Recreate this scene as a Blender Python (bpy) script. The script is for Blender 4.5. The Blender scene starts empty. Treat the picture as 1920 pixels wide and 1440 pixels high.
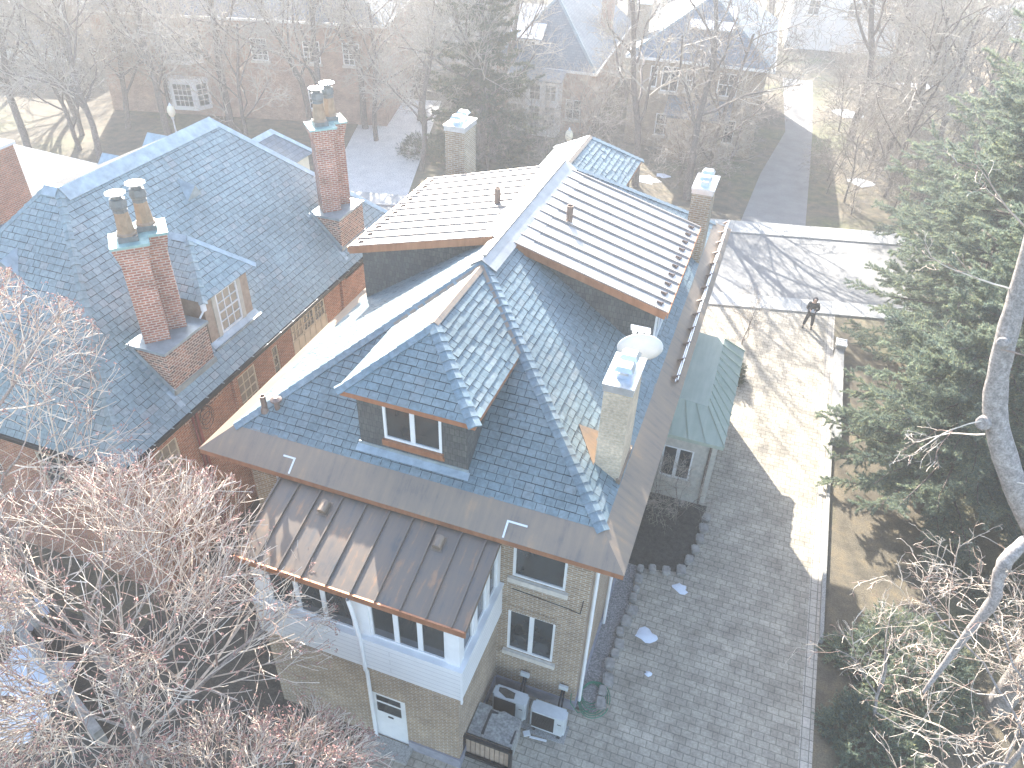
import bpy, bmesh, math, random
import numpy as np
from mathutils import Vector, Matrix
C = bpy.context.scene
COL = C.collection
R = math.radians
rng = np.random.default_rng(7)
random.seed(7)

# ---------------------------------------------------------------- camera
H_CAM = 20.8
pitch, roll, yaw = R(37.2), R(2.2), R(-18.62)
fw = Vector((math.sin(yaw)*math.cos(pitch), math.cos(yaw)*math.cos(pitch), -math.sin(pitch)))
r0 = Vector((math.cos(yaw), -math.sin(yaw), 0)); u0 = r0.cross(fw)
rt = math.cos(roll)*r0 + math.sin(roll)*u0
up = -math.sin(roll)*r0 + math.cos(roll)*u0
cam = bpy.data.objects.new('camera', bpy.data.cameras.new('camera'))
COL.objects.link(cam); C.camera = cam
cam.data.sensor_width = 36; cam.data.lens = 36*1448/1920
cam.data.clip_start = 0.1; cam.data.clip_end = 2000
m = Matrix((rt, up, -fw)).transposed().to_4x4(); m.translation = (0, 0, H_CAM)
cam.matrix_world = m

# ---------------------------------------------------------------- light
SUN_EL, SUN_AZ = R(29.5), R(-33)          # azimuth from +Y towards +X
C.world = bpy.data.worlds.new('World'); C.world.use_nodes = True
wn = C.world.node_tree
sky = wn.nodes.new('ShaderNodeTexSky'); sky.sky_type = 'NISHITA'; sky.sun_disc = False
sky.dust_density = 1.5; sky.sun_elevation = SUN_EL; sky.sun_rotation = SUN_AZ
bg = wn.nodes['Background']; bg.inputs[1].default_value = 0.15
wn.links.new(sky.outputs[0], bg.inputs[0])
sl = bpy.data.lights.new('sun', 'SUN'); sl.energy = 5; sl.angle = R(0.5); sl.color = (1, .95, .87)
so = bpy.data.objects.new('sun', sl); COL.objects.link(so)
sd = Vector((math.sin(SUN_AZ)*math.cos(SUN_EL), math.cos(SUN_AZ)*math.cos(SUN_EL), math.sin(SUN_EL)))
so.rotation_euler = sd.to_track_quat('Z', 'Y').to_euler()
C.view_settings.view_transform = 'Standard'; C.view_settings.look = 'None'
C.view_settings.exposure = 2.1; C.view_settings.gamma = 1
C.cycles.max_bounces = 6; C.cycles.volume_bounces = 1

# ---------------------------------------------------------------- materials
def nt(name):
    m = bpy.data.materials.new(name); m.use_nodes = True
    return m, m.node_tree.nodes, m.node_tree.links, m.node_tree.nodes['Principled BSDF']
def noise(N, L, vec, scale, detail=4, rough=.6):
    n = N.new('ShaderNodeTexNoise'); n.inputs['Scale'].default_value = scale
    n.inputs['Detail'].default_value = detail; n.inputs['Roughness'].default_value = rough
    if vec is not None: L.new(vec, n.inputs['Vector'])
    return n
def ramp(N, L, fac, stops):
    r = N.new('ShaderNodeValToRGB'); e = r.color_ramp.elements
    while len(e) < len(stops): e.new(.5)
    for x, (p, c) in zip(e, stops): x.position = p; x.color = (*c, 1)
    L.new(fac, r.inputs[0]); return r
def mixc(N, L, mode, f, a, b):
    x = N.new('ShaderNodeMix'); x.data_type = 'RGBA'; x.blend_type = mode
    if isinstance(f, (int, float)): x.inputs[0].default_value = f
    else: L.new(f, x.inputs[0])
    for i, v in ((6, a), (7, b)):
        if isinstance(v, tuple): x.inputs[i].default_value = (*v, 1)
        else: L.new(v, x.inputs[i])
    return x.outputs[2]
def bump(N, L, P, hsock, strength=.3, dist=.02):
    b = N.new('ShaderNodeBump'); b.inputs['Strength'].default_value = strength
    b.inputs['Distance'].default_value = dist
    L.new(hsock, b.inputs['Height']); L.new(b.outputs[0], P.inputs['Normal'])
def plain(name, col, rough=.6, metal=0, var=.25, scale=2.5, bmp=.0, spec=None, fine=0):
    m, N, L, P = nt(name)
    tc = N.new('ShaderNodeTexCoord')
    n = noise(N, L, tc.outputs['Object'], scale, 6)
    d = tuple(c*(1-var) for c in col); b = tuple(min(1, c*(1+var)) for c in col)
    r = ramp(N, L, n.outputs[0], [(.3, d), (.7, b)])
    out = r.outputs[0]
    if fine:
        n2 = noise(N, L, tc.outputs['Object'], fine, 3)
        r2 = ramp(N, L, n2.outputs[0], [(.35, (.6, .6, .6)), (.65, (1.25, 1.25, 1.25))])
        out = mixc(N, L, 'MULTIPLY', .8, out, r2.outputs[0])
    L.new(out, P.inputs['Base Color'])
    P.inputs['Roughness'].default_value = rough; P.inputs['Metallic'].default_value = metal
    if spec is not None: P.inputs['Specular IOR Level'].default_value = spec
    if bmp: bump(N, L, P, n.outputs[0], bmp, .03)
    return m
def brick(name, c1, c2, mortar, w=.215, h=.072, mw=.009, rough=.85, stain=.3, bmp=.5, off=.5, fine=.7):
    m, N, L, P = nt(name)
    uv = N.new('ShaderNodeUVMap')
    b = N.new('ShaderNodeTexBrick'); b.offset = off
    L.new(uv.outputs[0], b.inputs['Vector'])
    b.inputs['Scale'].default_value = 1
    b.inputs['Brick Width'].default_value = w; b.inputs['Row Height'].default_value = h
    b.inputs['Mortar Size'].default_value = mw; b.inputs['Mortar Smooth'].default_value = .15
    b.inputs['Color1'].default_value = (*c1, 1); b.inputs['Color2'].default_value = (*c2, 1)
    b.inputs['Mortar'].default_value = (*mortar, 1); b.inputs['Bias'].default_value = 0
    n = noise(N, L, uv.outputs[0], 1.3, 8, .65)
    r = ramp(N, L, n.outputs[0], [(.3, (1-stain,)*3), (.7, (1+stain*.6,)*3)])
    o = mixc(N, L, 'MULTIPLY', 1, b.outputs[0], r.outputs[0])
    n2 = noise(N, L, uv.outputs[0], 14, 3)
    r2 = ramp(N, L, n2.outputs[0], [(.35, (.75,)*3), (.65, (1.2,)*3)])
    o = mixc(N, L, 'MULTIPLY', fine, o, r2.outputs[0])
    L.new(o, P.inputs['Base Color']); P.inputs['Roughness'].default_value = rough
    inv = N.new('ShaderNodeMath'); inv.operation = 'SUBTRACT'; inv.inputs[0].default_value = 1
    L.new(b.outputs['Fac'], inv.inputs[1]); bump(N, L, P, inv.outputs[0], bmp, .012)
    return m
def island(name, stops, rough=.45, metal=0, rvar=.12, spec=.5):
    m, N, L, P = nt(name)
    g = N.new('ShaderNodeNewGeometry')
    r = ramp(N, L, g.outputs['Random Per Island'], stops)
    tc = N.new('ShaderNodeTexCoord'); n = noise(N, L, tc.outputs['Object'], 9, 5)
    r2 = ramp(N, L, n.outputs[0], [(.3, (.75,)*3), (.7, (1.2,)*3)])
    n3 = noise(N, L, tc.outputs['Object'], .5, 4)
    r3 = ramp(N, L, n3.outputs[0], [(.3, (.8,)*3), (.7, (1.18,)*3)])
    o = mixc(N, L, 'MULTIPLY', 1, r.outputs[0], r2.outputs[0])
    o = mixc(N, L, 'MULTIPLY', 1, o, r3.outputs[0])
    L.new(o, P.inputs['Base Color'])
    mr = N.new('ShaderNodeMapRange'); mr.inputs[3].default_value = rough-rvar; mr.inputs[4].default_value = rough+rvar
    L.new(g.outputs['Random Per Island'], mr.inputs[0]); L.new(mr.outputs[0], P.inputs['Roughness'])
    P.inputs['Metallic'].default_value = metal; P.inputs['Specular IOR Level'].default_value = spec
    bump(N, L, P, n.outputs[0], .25, .01)
    return m
def leafy(name, stops):
    m, N, L, P = nt(name)
    g = N.new('ShaderNodeNewGeometry'); r = ramp(N, L, g.outputs['Random Per Island'], stops)
    tc = N.new('ShaderNodeTexCoord'); n = noise(N, L, tc.outputs['Object'], 1.1, 3)
    r2 = ramp(N, L, n.outputs[0], [(.35, (.7, .75, .8)), (.65, (1.25, 1.2, 1.05))])
    o = mixc(N, L, 'MULTIPLY', 1, r.outputs[0], r2.outputs[0])
    L.new(o, P.inputs['Base Color']); P.inputs['Roughness'].default_value = .55; P.inputs['Specular IOR Level'].default_value = .35
    t = N.new('ShaderNodeBsdfTranslucent'); L.new(o, t.inputs[0])
    x = N.new('ShaderNodeMixShader'); x.inputs[0].default_value = .45
    L.new(P.outputs[0], x.inputs[1]); L.new(t.outputs[0], x.inputs[2]); L.new(x.outputs[0], N['Material Output'].inputs[0])
    return m
def streaked(name, stops, rough=.45, metal=.6, su=3, sv=.35, sc=2.0):
    m, N, L, P = nt(name)
    uv = N.new('ShaderNodeUVMap'); mp = N.new('ShaderNodeMapping')
    mp.inputs['Scale'].default_value = (su, sv, 1); L.new(uv.outputs[0], mp.inputs[0])
    n = noise(N, L, mp.outputs[0], sc, 7, .6); n2 = noise(N, L, uv.outputs[0], 1.1, 6, .65)
    a = N.new('ShaderNodeMath'); a.operation = 'ADD'; L.new(n.outputs[0], a.inputs[0]); L.new(n2.outputs[0], a.inputs[1])
    h = N.new('ShaderNodeMath'); h.operation = 'MULTIPLY'; h.inputs[1].default_value = .5; L.new(a.outputs[0], h.inputs[0])
    r = ramp(N, L, h.outputs[0], stops)
    L.new(r.outputs[0], P.inputs['Base Color'])
    mr = N.new('ShaderNodeMapRange'); mr.inputs[3].default_value = rough-.12; mr.inputs[4].default_value = rough+.15
    L.new(n2.outputs[0], mr.inputs[0]); L.new(mr.outputs[0], P.inputs['Roughness'])
    P.inputs['Metallic'].default_value = metal
    bump(N, L, P, n2.outputs[0], .12, .03)
    return m
M = {}
M['slate'] = island('slate', [(0, (.145, .195, .21)), (.5, (.158, .21, .226)), (.85, (.172, .222, .236)), (1, (.192, .23, .238))], .48, 0, .1, .38)
M['slate_grey'] = island('slate_grey', [(0, (.185, .25, .262)), (.5, (.205, .272, .285)), (.85, (.228, .288, .3)), (1, (.265, .298, .3))], .46)
M['slate_cap'] = island('slate_cap', [(0, (.14, .195, .22)), (1, (.18, .23, .255))], .4)
M['underlay'] = plain('underlay', (.018, .022, .027), .8)
M['slate_wall'] = brick('slate_wall', (.06, .068, .07), (.1, .105, .1), (.025, .028, .03), .12, .2, .006, .6, .25, .4)
M['slate_far'] = brick('slate_far', (.09, .12, .15), (.14, .17, .2), (.05, .07, .09), .3, .2, .012, .5, .25, .3)
M['copper_old'] = streaked('copper_old', [(.3, (.15, .135, .125)), (.45, (.27, .21, .16)), (.56, (.31, .235, .17)), (.68, (.43, .28, .175)), (.8, (.29, .32, .3))], .5, .5)
M['copper_porch'] = streaked('copper_porch', [(.32, (.1, .115, .12)), (.45, (.2, .165, .135)), (.54, (.22, .175, .135)), (.62, (.36, .22, .135)), (.72, (.22, .28, .27))], .42, .5)
M['copper_new'] = streaked('copper_new', [(.3, (.28, .12, .06)), (.5, (.42, .2, .11)), (.75, (.55, .28, .16))], .42, .6)
M['copper_bright'] = streaked('copper_bright', [(.3, (.25, .245, .235)), (.5, (.33, .32, .305)), (.7, (.42, .41, .395))], .42, .55, 1, 1)
M['lead_dark'] = plain('lead_dark', (.17, .175, .17), .5, .3, .25, 5)
M['sunlit_path'] = plain('sunlit_path', (.66, .64, .6), .9, 0, .12, 1.2, 0, fine=12)  # path concrete with sunlight put into its colour, lighter than the sidewalk slabs
M['copper_seam'] = plain('copper_seam', (.22, .16, .13), .5, .5)
M['pot_copper'] = plain('pot_copper', (.3, .21, .14), .5, .3, .25, 5)
M['panel_seam'] = plain('panel_seam', (.4, .35, .31), .45, .5)
M['green_copper'] = streaked('green_copper', [(.3, (.28, .34, .28)), (.5, (.35, .4, .335)), (.75, (.43, .47, .4))], .7, .1)
M['lead'] = plain('lead', (.33, .39, .41), .42, .5, .25, 3)
M['zinc'] = plain('zinc', (.62, .65, .68), .3, .7, .15, 4)
M['patina'] = plain('patina', (.25, .4, .38), .55, .2, .25, 6)
M['brick_buff'] = brick('brick_buff', (.26, .17, .1), (.36, .25, .155), (.43, .385, .32), .235, .078, .015)
M['brick_pale'] = brick('brick_pale', (.54, .425, .3), (.6, .48, .35), (.56, .47, .36), .215, .07, .012)
M['brick_red'] = brick('brick_red', (.3, .1, .05), (.44, .175, .09), (.44, .33, .25), .235, .08, .013)
M['brick_shaft'] = brick('brick_shaft', (.27, .085, .05), (.4, .155, .09), (.48, .38, .32), .22, .08, .016, stain=.4)
M['brick_base'] = brick('brick_base', (.05, .04, .038), (.36, .15, .09), (.5, .38, .3), .2, .085, .02, stain=.35)
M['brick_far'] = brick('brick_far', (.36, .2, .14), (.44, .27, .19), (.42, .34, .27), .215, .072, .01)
M['pavers'] = brick('pavers', (.345, .305, .24), (.41, .362, .29), (.23, .205, .16), .34, .23, .014, .9, .38, .5)
M['white'] = plain('white_paint', (.74, .74, .73), .5, 0, .06, 3)
M['white_board'] = brick('white_board', (.74, .74, .73), (.76, .76, .75), (.5, .5, .5), 6, .17, .008, .5, .05, .35, fine=.08)
M['cream'] = plain('cream_paint', (.62, .55, .43), .55, 0, .08, 3)
M['stone_sill'] = plain('stone_sill', (.58, .53, .46), .8, 0, .15, 6, .2)
M['glass'] = plain('window_glass', (.03, .037, .04), .06, 0, .35, 1.2, spec=.8)
M['glass_warm'] = plain('window_glass_warm', (.28, .25, .2), .12, 0, .3, 1.5, spec=.8)
M['foundation'] = plain('foundation', (.25, .25, .28), .9, 0, .2, 4, .3)
M['limestone'] = plain('limestone', (.45, .43, .38), .85, 0, .2, 5, .4)
M['mullion_stone'] = plain('mullion_stone', (.5, .46, .38), .8, 0, .12, 4)
M['asphalt'] = plain('asphalt', (.24, .235, .225), .9, 0, .15, .8, 0, fine=40)
M['concrete'] = plain('concrete', (.32, .31, .285), .9, 0, .12, 1.5, .1, fine=30)
M['gravel'] = plain('gravel', (.28, .26, .24), .95, 0, .5, 30, .8, fine=18)
M['soil'] = plain('soil', (.075, .065, .05), .95, 0, .4, 5, .5, fine=25)
M['rock'] = plain('rock', (.3, .28, .25), .9, 0, .3, 5, .6)
M['snow'] = plain('snow', (.66, .7, .76), .6, 0, .06, 6, .3)
M['bark'] = plain('bark', (.16, .13, .11), .9, 0, .4, 9, .8, fine=30)
M['bark_pale'] = plain('bark_pale', (.3, .265, .24), .85, 0, .35, 7, .8, fine=24)
M['twig_pale'] = island('twig_pale', [(0, (.22, .13, .11)), (.25, (.38, .28, .22)), (.5, (.55, .46, .37)), (1, (.68, .6, .5))], .7, 0, .1, .3)
M['twig_dark'] = plain('twig_dark', (.22, .185, .155), .8, 0, .35, 3)
M['twig_grey'] = plain('twig_grey', (.37, .32, .265), .75, 0, .35, 2)
M['bud'] = plain('bud', (.36, .19, .16), .7, 0, .35, 8)
M['needle_blue'] = leafy('needle_blue', [(0, (.11, .155, .12)), (.4, (.19, .245, .2)), (.75, (.27, .32, .265)), (.93, (.34, .35, .19)), (1, (.4, .36, .18))])
M['needle_dark'] = leafy('needle_dark', [(0, (.05, .07, .05)), (.5, (.085, .11, .08)), (.85, (.13, .14, .075)), (1, (.2, .16, .08))])
M['black_metal'] = plain('black_metal', (.02, .022, .025), .45, .4)
M['dark_plastic'] = plain('dark_plastic', (.035, .033, .032), .6)
M['ac_paint'] = plain('ac_paint', (.5, .52, .52), .55, 0, .12, 3)
M['weathered'] = plain('weathered', (.3, .3, .28), .85, 0, .35, 5, .3, fine=14)
M['wood'] = plain('wood', (.36, .27, .2), .75, 0, .2, 5)
M['hose'] = plain('hose', (.03, .17, .1), .5, 0, .2)
M['cloth_black'] = plain('cloth_black', (.018, .018, .02), .85, 0, .3, 8)
M['skin'] = plain('skin', (.5, .32, .24), .6, 0, .05)
M['globe'] = plain('globe', (.75, .68, .5), .4, 0, .05)
M['blue'] = plain('blue_cover', (.03, .13, .27), .6, 0, .2)
M['red_paint'] = plain('red_paint', (.24, .06, .045), .5, 0, .15)
def ground_mat():
    m, N, L, P = nt('lawn')
    tc = N.new('ShaderNodeTexCoord')
    n = noise(N, L, tc.outputs['Object'], .12, 6, .6); n2 = noise(N, L, tc.outputs['Object'], 1.6, 6, .7)
    a = ramp(N, L, n.outputs[0], [(.35, (.1, .085, .06)), (.5, (.15, .125, .085)), (.62, (.12, .125, .06)), (.8, (.1, .12, .05))])
    b = ramp(N, L, n2.outputs[0], [(.3, (.55,)*3), (.5, (.95,)*3), (.75, (1.5, 1.35, 1.1))])
    o = mixc(N, L, 'MULTIPLY', 1, a.outputs[0], b.outputs[0])
    n3 = noise(N, L, tc.outputs['Object'], 22, 4, .7)
    c = ramp(N, L, n3.outputs[0], [(.3, (.55,)*3), (.7, (1.45,)*3)])
    o = mixc(N, L, 'MULTIPLY', .9, o, c.outputs[0])
    L.new(o, P.inputs['Base Color']); P.inputs['Roughness'].default_value = .95
    bump(N, L, P, n3.outputs[0], .6, .05)
    return m
M['lawn'] = ground_mat()

# ---------------------------------------------------------------- mesh helpers
ORG = {}
def org(o): return ORG.get(o.name, Vector((0, 0, 0))) if o else Vector((0, 0, 0))
def thing(name, label, cat, loc=(0, 0, 0), group=None, local=False):
    o = bpy.data.objects.new(name, None); COL.objects.link(o)
    o.location = loc; o['label'] = label; o['category'] = cat
    o.empty_display_size = .3
    if group: o['group'] = group
    ORG[o.name] = Vector((0, 0, 0)) if local else Vector(loc)
    return o
def tag(o, label, cat, group=None, kind=None):
    o['label'] = label; o['category'] = cat
    if group: o['group'] = group
    if kind: o['kind'] = kind
    return o
class MB:
    def __init__(s): s.v = []; s.f = []
    def poly(s, pts):
        i = len(s.v); s.v += [tuple(p) for p in pts]; s.f.append(tuple(range(i, i+len(pts)))); return s
    def mesh(s, vs, fs):
        i = len(s.v); s.v += [tuple(p) for p in vs]; s.f += [tuple(i+k for k in f) for f in fs]; return s
    def obox(s, o, u, v, n, a):
        o, u, v, n = map(Vector, (o, u, v, n)); u0, u1, v0, v1, n0, n1 = a
        P = [o+u*x+v*y+n*z for z in (n0, n1) for y in (v0, v1) for x in (u0, u1)]
        F = [(0, 2, 3, 1), (4, 5, 7, 6), (0, 1, 5, 4), (2, 6, 7, 3), (0, 4, 6, 2), (1, 3, 7, 5)]
        if u.cross(v).dot(n) < 0: F = [f[::-1] for f in F]
        return s.mesh(P, F)
    def box(s, x0, x1, y0, y1, z0, z1):
        return s.obox((0, 0, 0), (1, 0, 0), (0, 1, 0), (0, 0, 1), (x0, x1, y0, y1, z0, z1))
    def prism(s, pts, z0, z1, top=True):
        n = len(pts); A = [(x, y, z0) for x, y in pts]; B = [(x, y, z1) for x, y in pts]
        F = [(i, (i+1) % n, n+(i+1) % n, n+i) for i in range(n)]
        if top: F += [tuple(range(n, 2*n)), tuple(range(n-1, -1, -1))]
        return s.mesh(A+B, F)
    def lathe(s, c, prof, n=12, axis=(0, 0, 1)):
        c = Vector(c); w = Vector(axis).normalized(); u = w.orthogonal().normalized(); v = w.cross(u)
        V = []; F = []
        for r, z in prof:
            for k in range(n):
                t = 2*math.pi*(k+.5)/n; V.append(c+w*z+(u*math.cos(t)+v*math.sin(t))*max(r, 1e-4))
        for j in range(len(prof)-1):
            for k in range(n): F.append((j*n+k, j*n+(k+1) % n, (j+1)*n+(k+1) % n, (j+1)*n+k))
        F.append(tuple(range(n-1, -1, -1))); F.append(tuple((len(prof)-1)*n+k for k in range(n)))
        return s.mesh(V, F)
    def tube(s, pts, r, n=6):
        v, f = tube(np.array([tuple(p) for p in pts], float), np.array([r]*len(pts) if np.isscalar(r) else r, float), n)
        return s.mesh(v.tolist(), f.tolist())
    def slab(s, poly, t):
        """thick plate hanging below a planar polygon"""
        p = [Vector(q) for q in poly]; n = (p[1]-p[0]).cross(p[2]-p[0]).normalized()
        if n.z < 0: p = p[::-1]; n = -n
        k = len(p); b = [q-n*t for q in p]
        F = [tuple(range(k)), tuple(range(2*k-1, k-1, -1))]+[(i, k+i, k+(i+1) % k, (i+1) % k) for i in range(k)]
        return s.mesh(p+b, F)
    def build(s, name, mat, parent=None, uv=True, smooth=False, kind=None):
        O = org(parent)
        me = bpy.data.meshes.new(name)
        me.from_pydata([(x-O[0], y-O[1], z-O[2]) for x, y, z in s.v], [], s.f); me.update()
        if uv:
            lay = me.uv_layers.new(name='UVMap'); V = s.v
            co = np.empty(len(me.loops)*2)
            for p in me.polygons:
                n = p.normal
                if abs(n.z) > .98: t = Vector((1, 0, 0)); b = Vector((0, 1, 0))
                else:
                    t = Vector((-n.y, n.x, 0)).normalized(); b = n.cross(t)
                for li, vi in zip(p.loop_indices, p.vertices):
                    q = V[vi]
                    co[2*li] = q[0]*t.x+q[1]*t.y; co[2*li+1] = q[0]*b.x+q[1]*b.y+q[2]*b.z
            lay.data.foreach_set('uv', co)
        if smooth: me.polygons.foreach_set('use_smooth', [True]*len(me.polygons))
        me.materials.append(M[mat] if isinstance(mat, str) else mat)
        o = bpy.data.objects.new(name, me); COL.objects.link(o)
        if parent: o.parent = parent
        ORG[o.name] = O
        if kind: o['kind'] = kind
        return o
def tube(P, rad, n=6):
    d = np.gradient(P, axis=0); d /= np.linalg.norm(d, axis=1)[:, None]+1e-9
    ref = np.array([0, 0, 1.]) if abs(d[0, 2]) < .9 else np.array([1., 0, 0])
    u = np.cross(d, ref); u /= np.linalg.norm(u, axis=1)[:, None]+1e-9; w = np.cross(d, u)
    a = np.arange(n)*2*np.pi/n
    V = P[:, None]+rad[:, None, None]*(np.cos(a)[None, :, None]*u[:, None]+np.sin(a)[None, :, None]*w[:, None])
    k = len(P); i = np.arange(k-1)[:, None]*n; j = np.arange(n)[None]; j2 = (j+1) % n
    F = np.stack([i+j, i+j2, i+n+j2, i+n+j], -1).reshape(-1, 4)
    return V.reshape(-1, 3), F
def npmesh(name, V, F, mat, parent=None, smooth=False, kind=None):
    me = bpy.data.meshes.new(name); k = F.shape[1]
    me.vertices.add(len(V)); me.vertices.foreach_set('co', np.asarray(V, np.float32).ravel())
    me.loops.add(F.size); me.loops.foreach_set('vertex_index', np.asarray(F, np.int32).ravel())
    me.polygons.add(len(F)); me.polygons.foreach_set('loop_start', np.arange(len(F), dtype=np.int32)*k)
    me.polygons.foreach_set('loop_total', np.full(len(F), k, np.int32))
    me.polygons.foreach_set('use_smooth', np.full(len(F), smooth))
    me.update(calc_edges=True)
    me.materials.append(M[mat] if isinstance(mat, str) else mat)
    o = bpy.data.objects.new(name, me); COL.objects.link(o)
    if parent: o.parent = parent
    ORG[o.name] = org(parent)
    if kind: o['kind'] = kind
    return o
def clip_rect(poly, x0, x1, y0, y1):
    for ax, lim, sg in ((0, x0, 1), (0, x1, -1), (1, y0, 1), (1, y1, -1)):
        out = []
        for i in range(len(poly)):
            a, b = poly[i-1], poly[i]; da, db = (a[ax]-lim)*sg, (b[ax]-lim)*sg
            if (da >= 0) != (db >= 0):
                t = da/(da-db); out.append((a[0]+(b[0]-a[0])*t, a[1]+(b[1]-a[1])*t))
            if db >= 0: out.append(b)
        poly = out
        if len(poly) < 3: return None
    return poly
def slates(mb, poly, w=.25, h=.185, lift=.016, jit=.006):
    """individual overlapping slates laid on a planar convex polygon"""
    p = [Vector(q) for q in poly]; n = (p[1]-p[0]).cross(p[2]-p[0]).normalized()
    if n.z < 0: n = -n
    t = Vector((-n.y, n.x, 0)).normalized(); b = n.cross(t)
    if b.z < 0: t, b = -t, -b
    o = min(p, key=lambda q: q.z)
    uv = [((q-o).dot(t), (q-o).dot(b)) for q in p]
    umin, umax = min(q[0] for q in uv), max(q[0] for q in uv); vmax = max(q[1] for q in uv)
    row = 0; v = 0.0
    while v < vmax-.01:
        u = umin-random.random()*w*.3-(row % 2)*w*.5
        while u < umax:
            ww = w*random.uniform(.82, 1.18); g = .0055
            dv = random.uniform(-.008, .008) if row else 0
            c = clip_rect(uv, u+g, u+ww-g, v+dv, v+h-.012)
            if c:
                l = lift+random.uniform(-jit, jit); tl = random.uniform(-.004, .004)
                P = [o+t*a+b*q+n*(.004+l*max(0, 1-(q-v)/h)+tl*(a-u)/ww) for a, q in c]
                mb.poly(P)
                lo = [i for i, q in enumerate(c) if abs(q[1]-max(v+dv, 0)) < .004]
                if len(lo) == 2:
                    A, B = P[lo[0]], P[lo[1]]
                    mb.mesh([A, A-n*(l+.003), B-n*(l+.003), B], [(0, 1, 2, 3)])
            u += ww
        v += h; row += 1
def hipcap(mb, a, b, n1, n2, step=.24, w=.17, lift=.03):
    a, b, n1, n2 = map(Vector, (a, b, n1, n2)); n1.normalize(); n2.normalize()
    e = (b-a); Ln = e.length; e.normalize(); k = max(1, int(Ln/step)); st = Ln/k
    s1 = n1.cross(e).normalized(); s2 = n2.cross(e).normalized()
    upv = (n1+n2).normalized()
    if s1.dot(n2) > 0: s1 = -s1
    if s2.dot(n1) > 0: s2 = -s2
    for i in range(k):
        p0 = a+e*(i*st-.02); p1 = a+e*((i+1)*st+.02); j = random.uniform(-.006, .008)
        c0 = p0+upv*(lift+.028+j); c1 = p1+upv*(lift+.004)
        for s, nn in ((s1, n1), (s2, n2)):
            o0 = p0+s*w+nn*(lift+.022+j); o1 = p1+s*w+nn*(lift-.002)
            mb.mesh([c0, o0, o1, c1, p0+upv*.01, p0+s*w+nn*.004, p1+s*w+nn*.004],
                    [(0, 1, 2, 3), (0, 4, 5, 1), (1, 5, 6, 2)])
def wallface(mb, o, u, v, W, Hh, holes=(), depth=.12):
    o, u, v = map(Vector, (o, u, v)); n = u.cross(v)
    U = sorted({0, W, *[h[0] for h in holes], *[h[1] for h in holes]})
    Vv = sorted({0, Hh, *[h[2] for h in holes], *[h[3] for h in holes]})
    for i in range(len(U)-1):
        for j in range(len(Vv)-1):
            cu, cv = (U[i]+U[i+1])/2, (Vv[j]+Vv[j+1])/2
            if any(h[0] < cu < h[1] and h[2] < cv < h[3] for h in holes): continue
            mb.poly([o+u*U[i]+v*Vv[j], o+u*U[i+1]+v*Vv[j], o+u*U[i+1]+v*Vv[j+1], o+u*U[i]+v*Vv[j+1]])
    for a, b, c, d in holes:
        q = [o+u*a+v*c, o+u*b+v*c, o+u*b+v*d, o+u*a+v*d]
        for i in range(4): mb.poly([q[i], q[i]-n*depth, q[(i+1) % 4]-n*depth, q[(i+1) % 4]])
def window(parent, o, u, v, W, Hh, cols=2, rows=1, fwd=.06, bar=.05, rec=.08, frame='white', glass='glass', sub=False, midrail=False, name='window', sill=None):
    """frame + glass set rec behind the wall face; o = lower left corner on the wall face"""
    o, u, v = map(Vector, (o, u, v)); n = u.cross(v); mb = MB(); g = MB()
    z0, z1 = -rec, -rec+.06
    A = lambda a, b, c, d, e0=z0, e1=z1: mb.obox(o, u, v, n, (a, b, c, d, e0, e1))
    A(0, fwd, 0, Hh); A(W-fwd, W, 0, Hh); A(fwd, W-fwd, 0, fwd); A(fwd, W-fwd, Hh-fwd, Hh)
    for i in range(1, cols):
        x = fwd+(W-2*fwd)*i/cols; A(x-bar/2, x+bar/2, fwd, Hh-fwd, z0, z1-.012)
    for j in range(1, rows):
        y = fwd+(Hh-2*fwd)*j/rows; b2 = bar*1.7 if midrail and j == rows//2 else bar
        for i in range(cols):
            xa = fwd+(W-2*fwd)*i/cols+(bar/2 if i else 0); xb = fwd+(W-2*fwd)*(i+1)/cols-(bar/2 if i < cols-1 else 0)
            A(xa, xb, y-b2/2, y+b2/2, z0, z1-.014)
    g.obox(o, u, v, n, (fwd*.5, W-fwd*.5, fwd*.5, Hh-fwd*.5, z0+.012, z0+.022))
    f = mb.build(name if not sub else 'window_frame', frame, parent)
    g.build('window_pane', glass, parent if sub else f)
    if sill:
        s = MB(); s.obox(o, u, v, n, (-.1, W+.1, -.17, -.005, -.06, .09)); s.build('window_sill', sill, parent if sub else f)
    return f
def seams(mb, p00, p10, p01, p11, k, hgt=.05, wid=.035, ends=True):
    """k standing seams from edge p00-p10 (low) to p01-p11 (high)"""
    p00, p10, p01, p11 = map(Vector, (p00, p10, p01, p11))
    n = (p10-p00).cross(p01-p00).normalized()
    if n.z < 0: n = -n
    for i in range(k+1):
        if not ends and i in (0, k): continue
        t = i/k; a = p00.lerp(p10, t); b = p01.lerp(p11, t); e = (b-a); L = e.length; e.normalize(); s = e.cross(n)
        mb.obox(a, e, s, n, (0, L, -wid/2, wid/2, 0, hgt))

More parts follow.
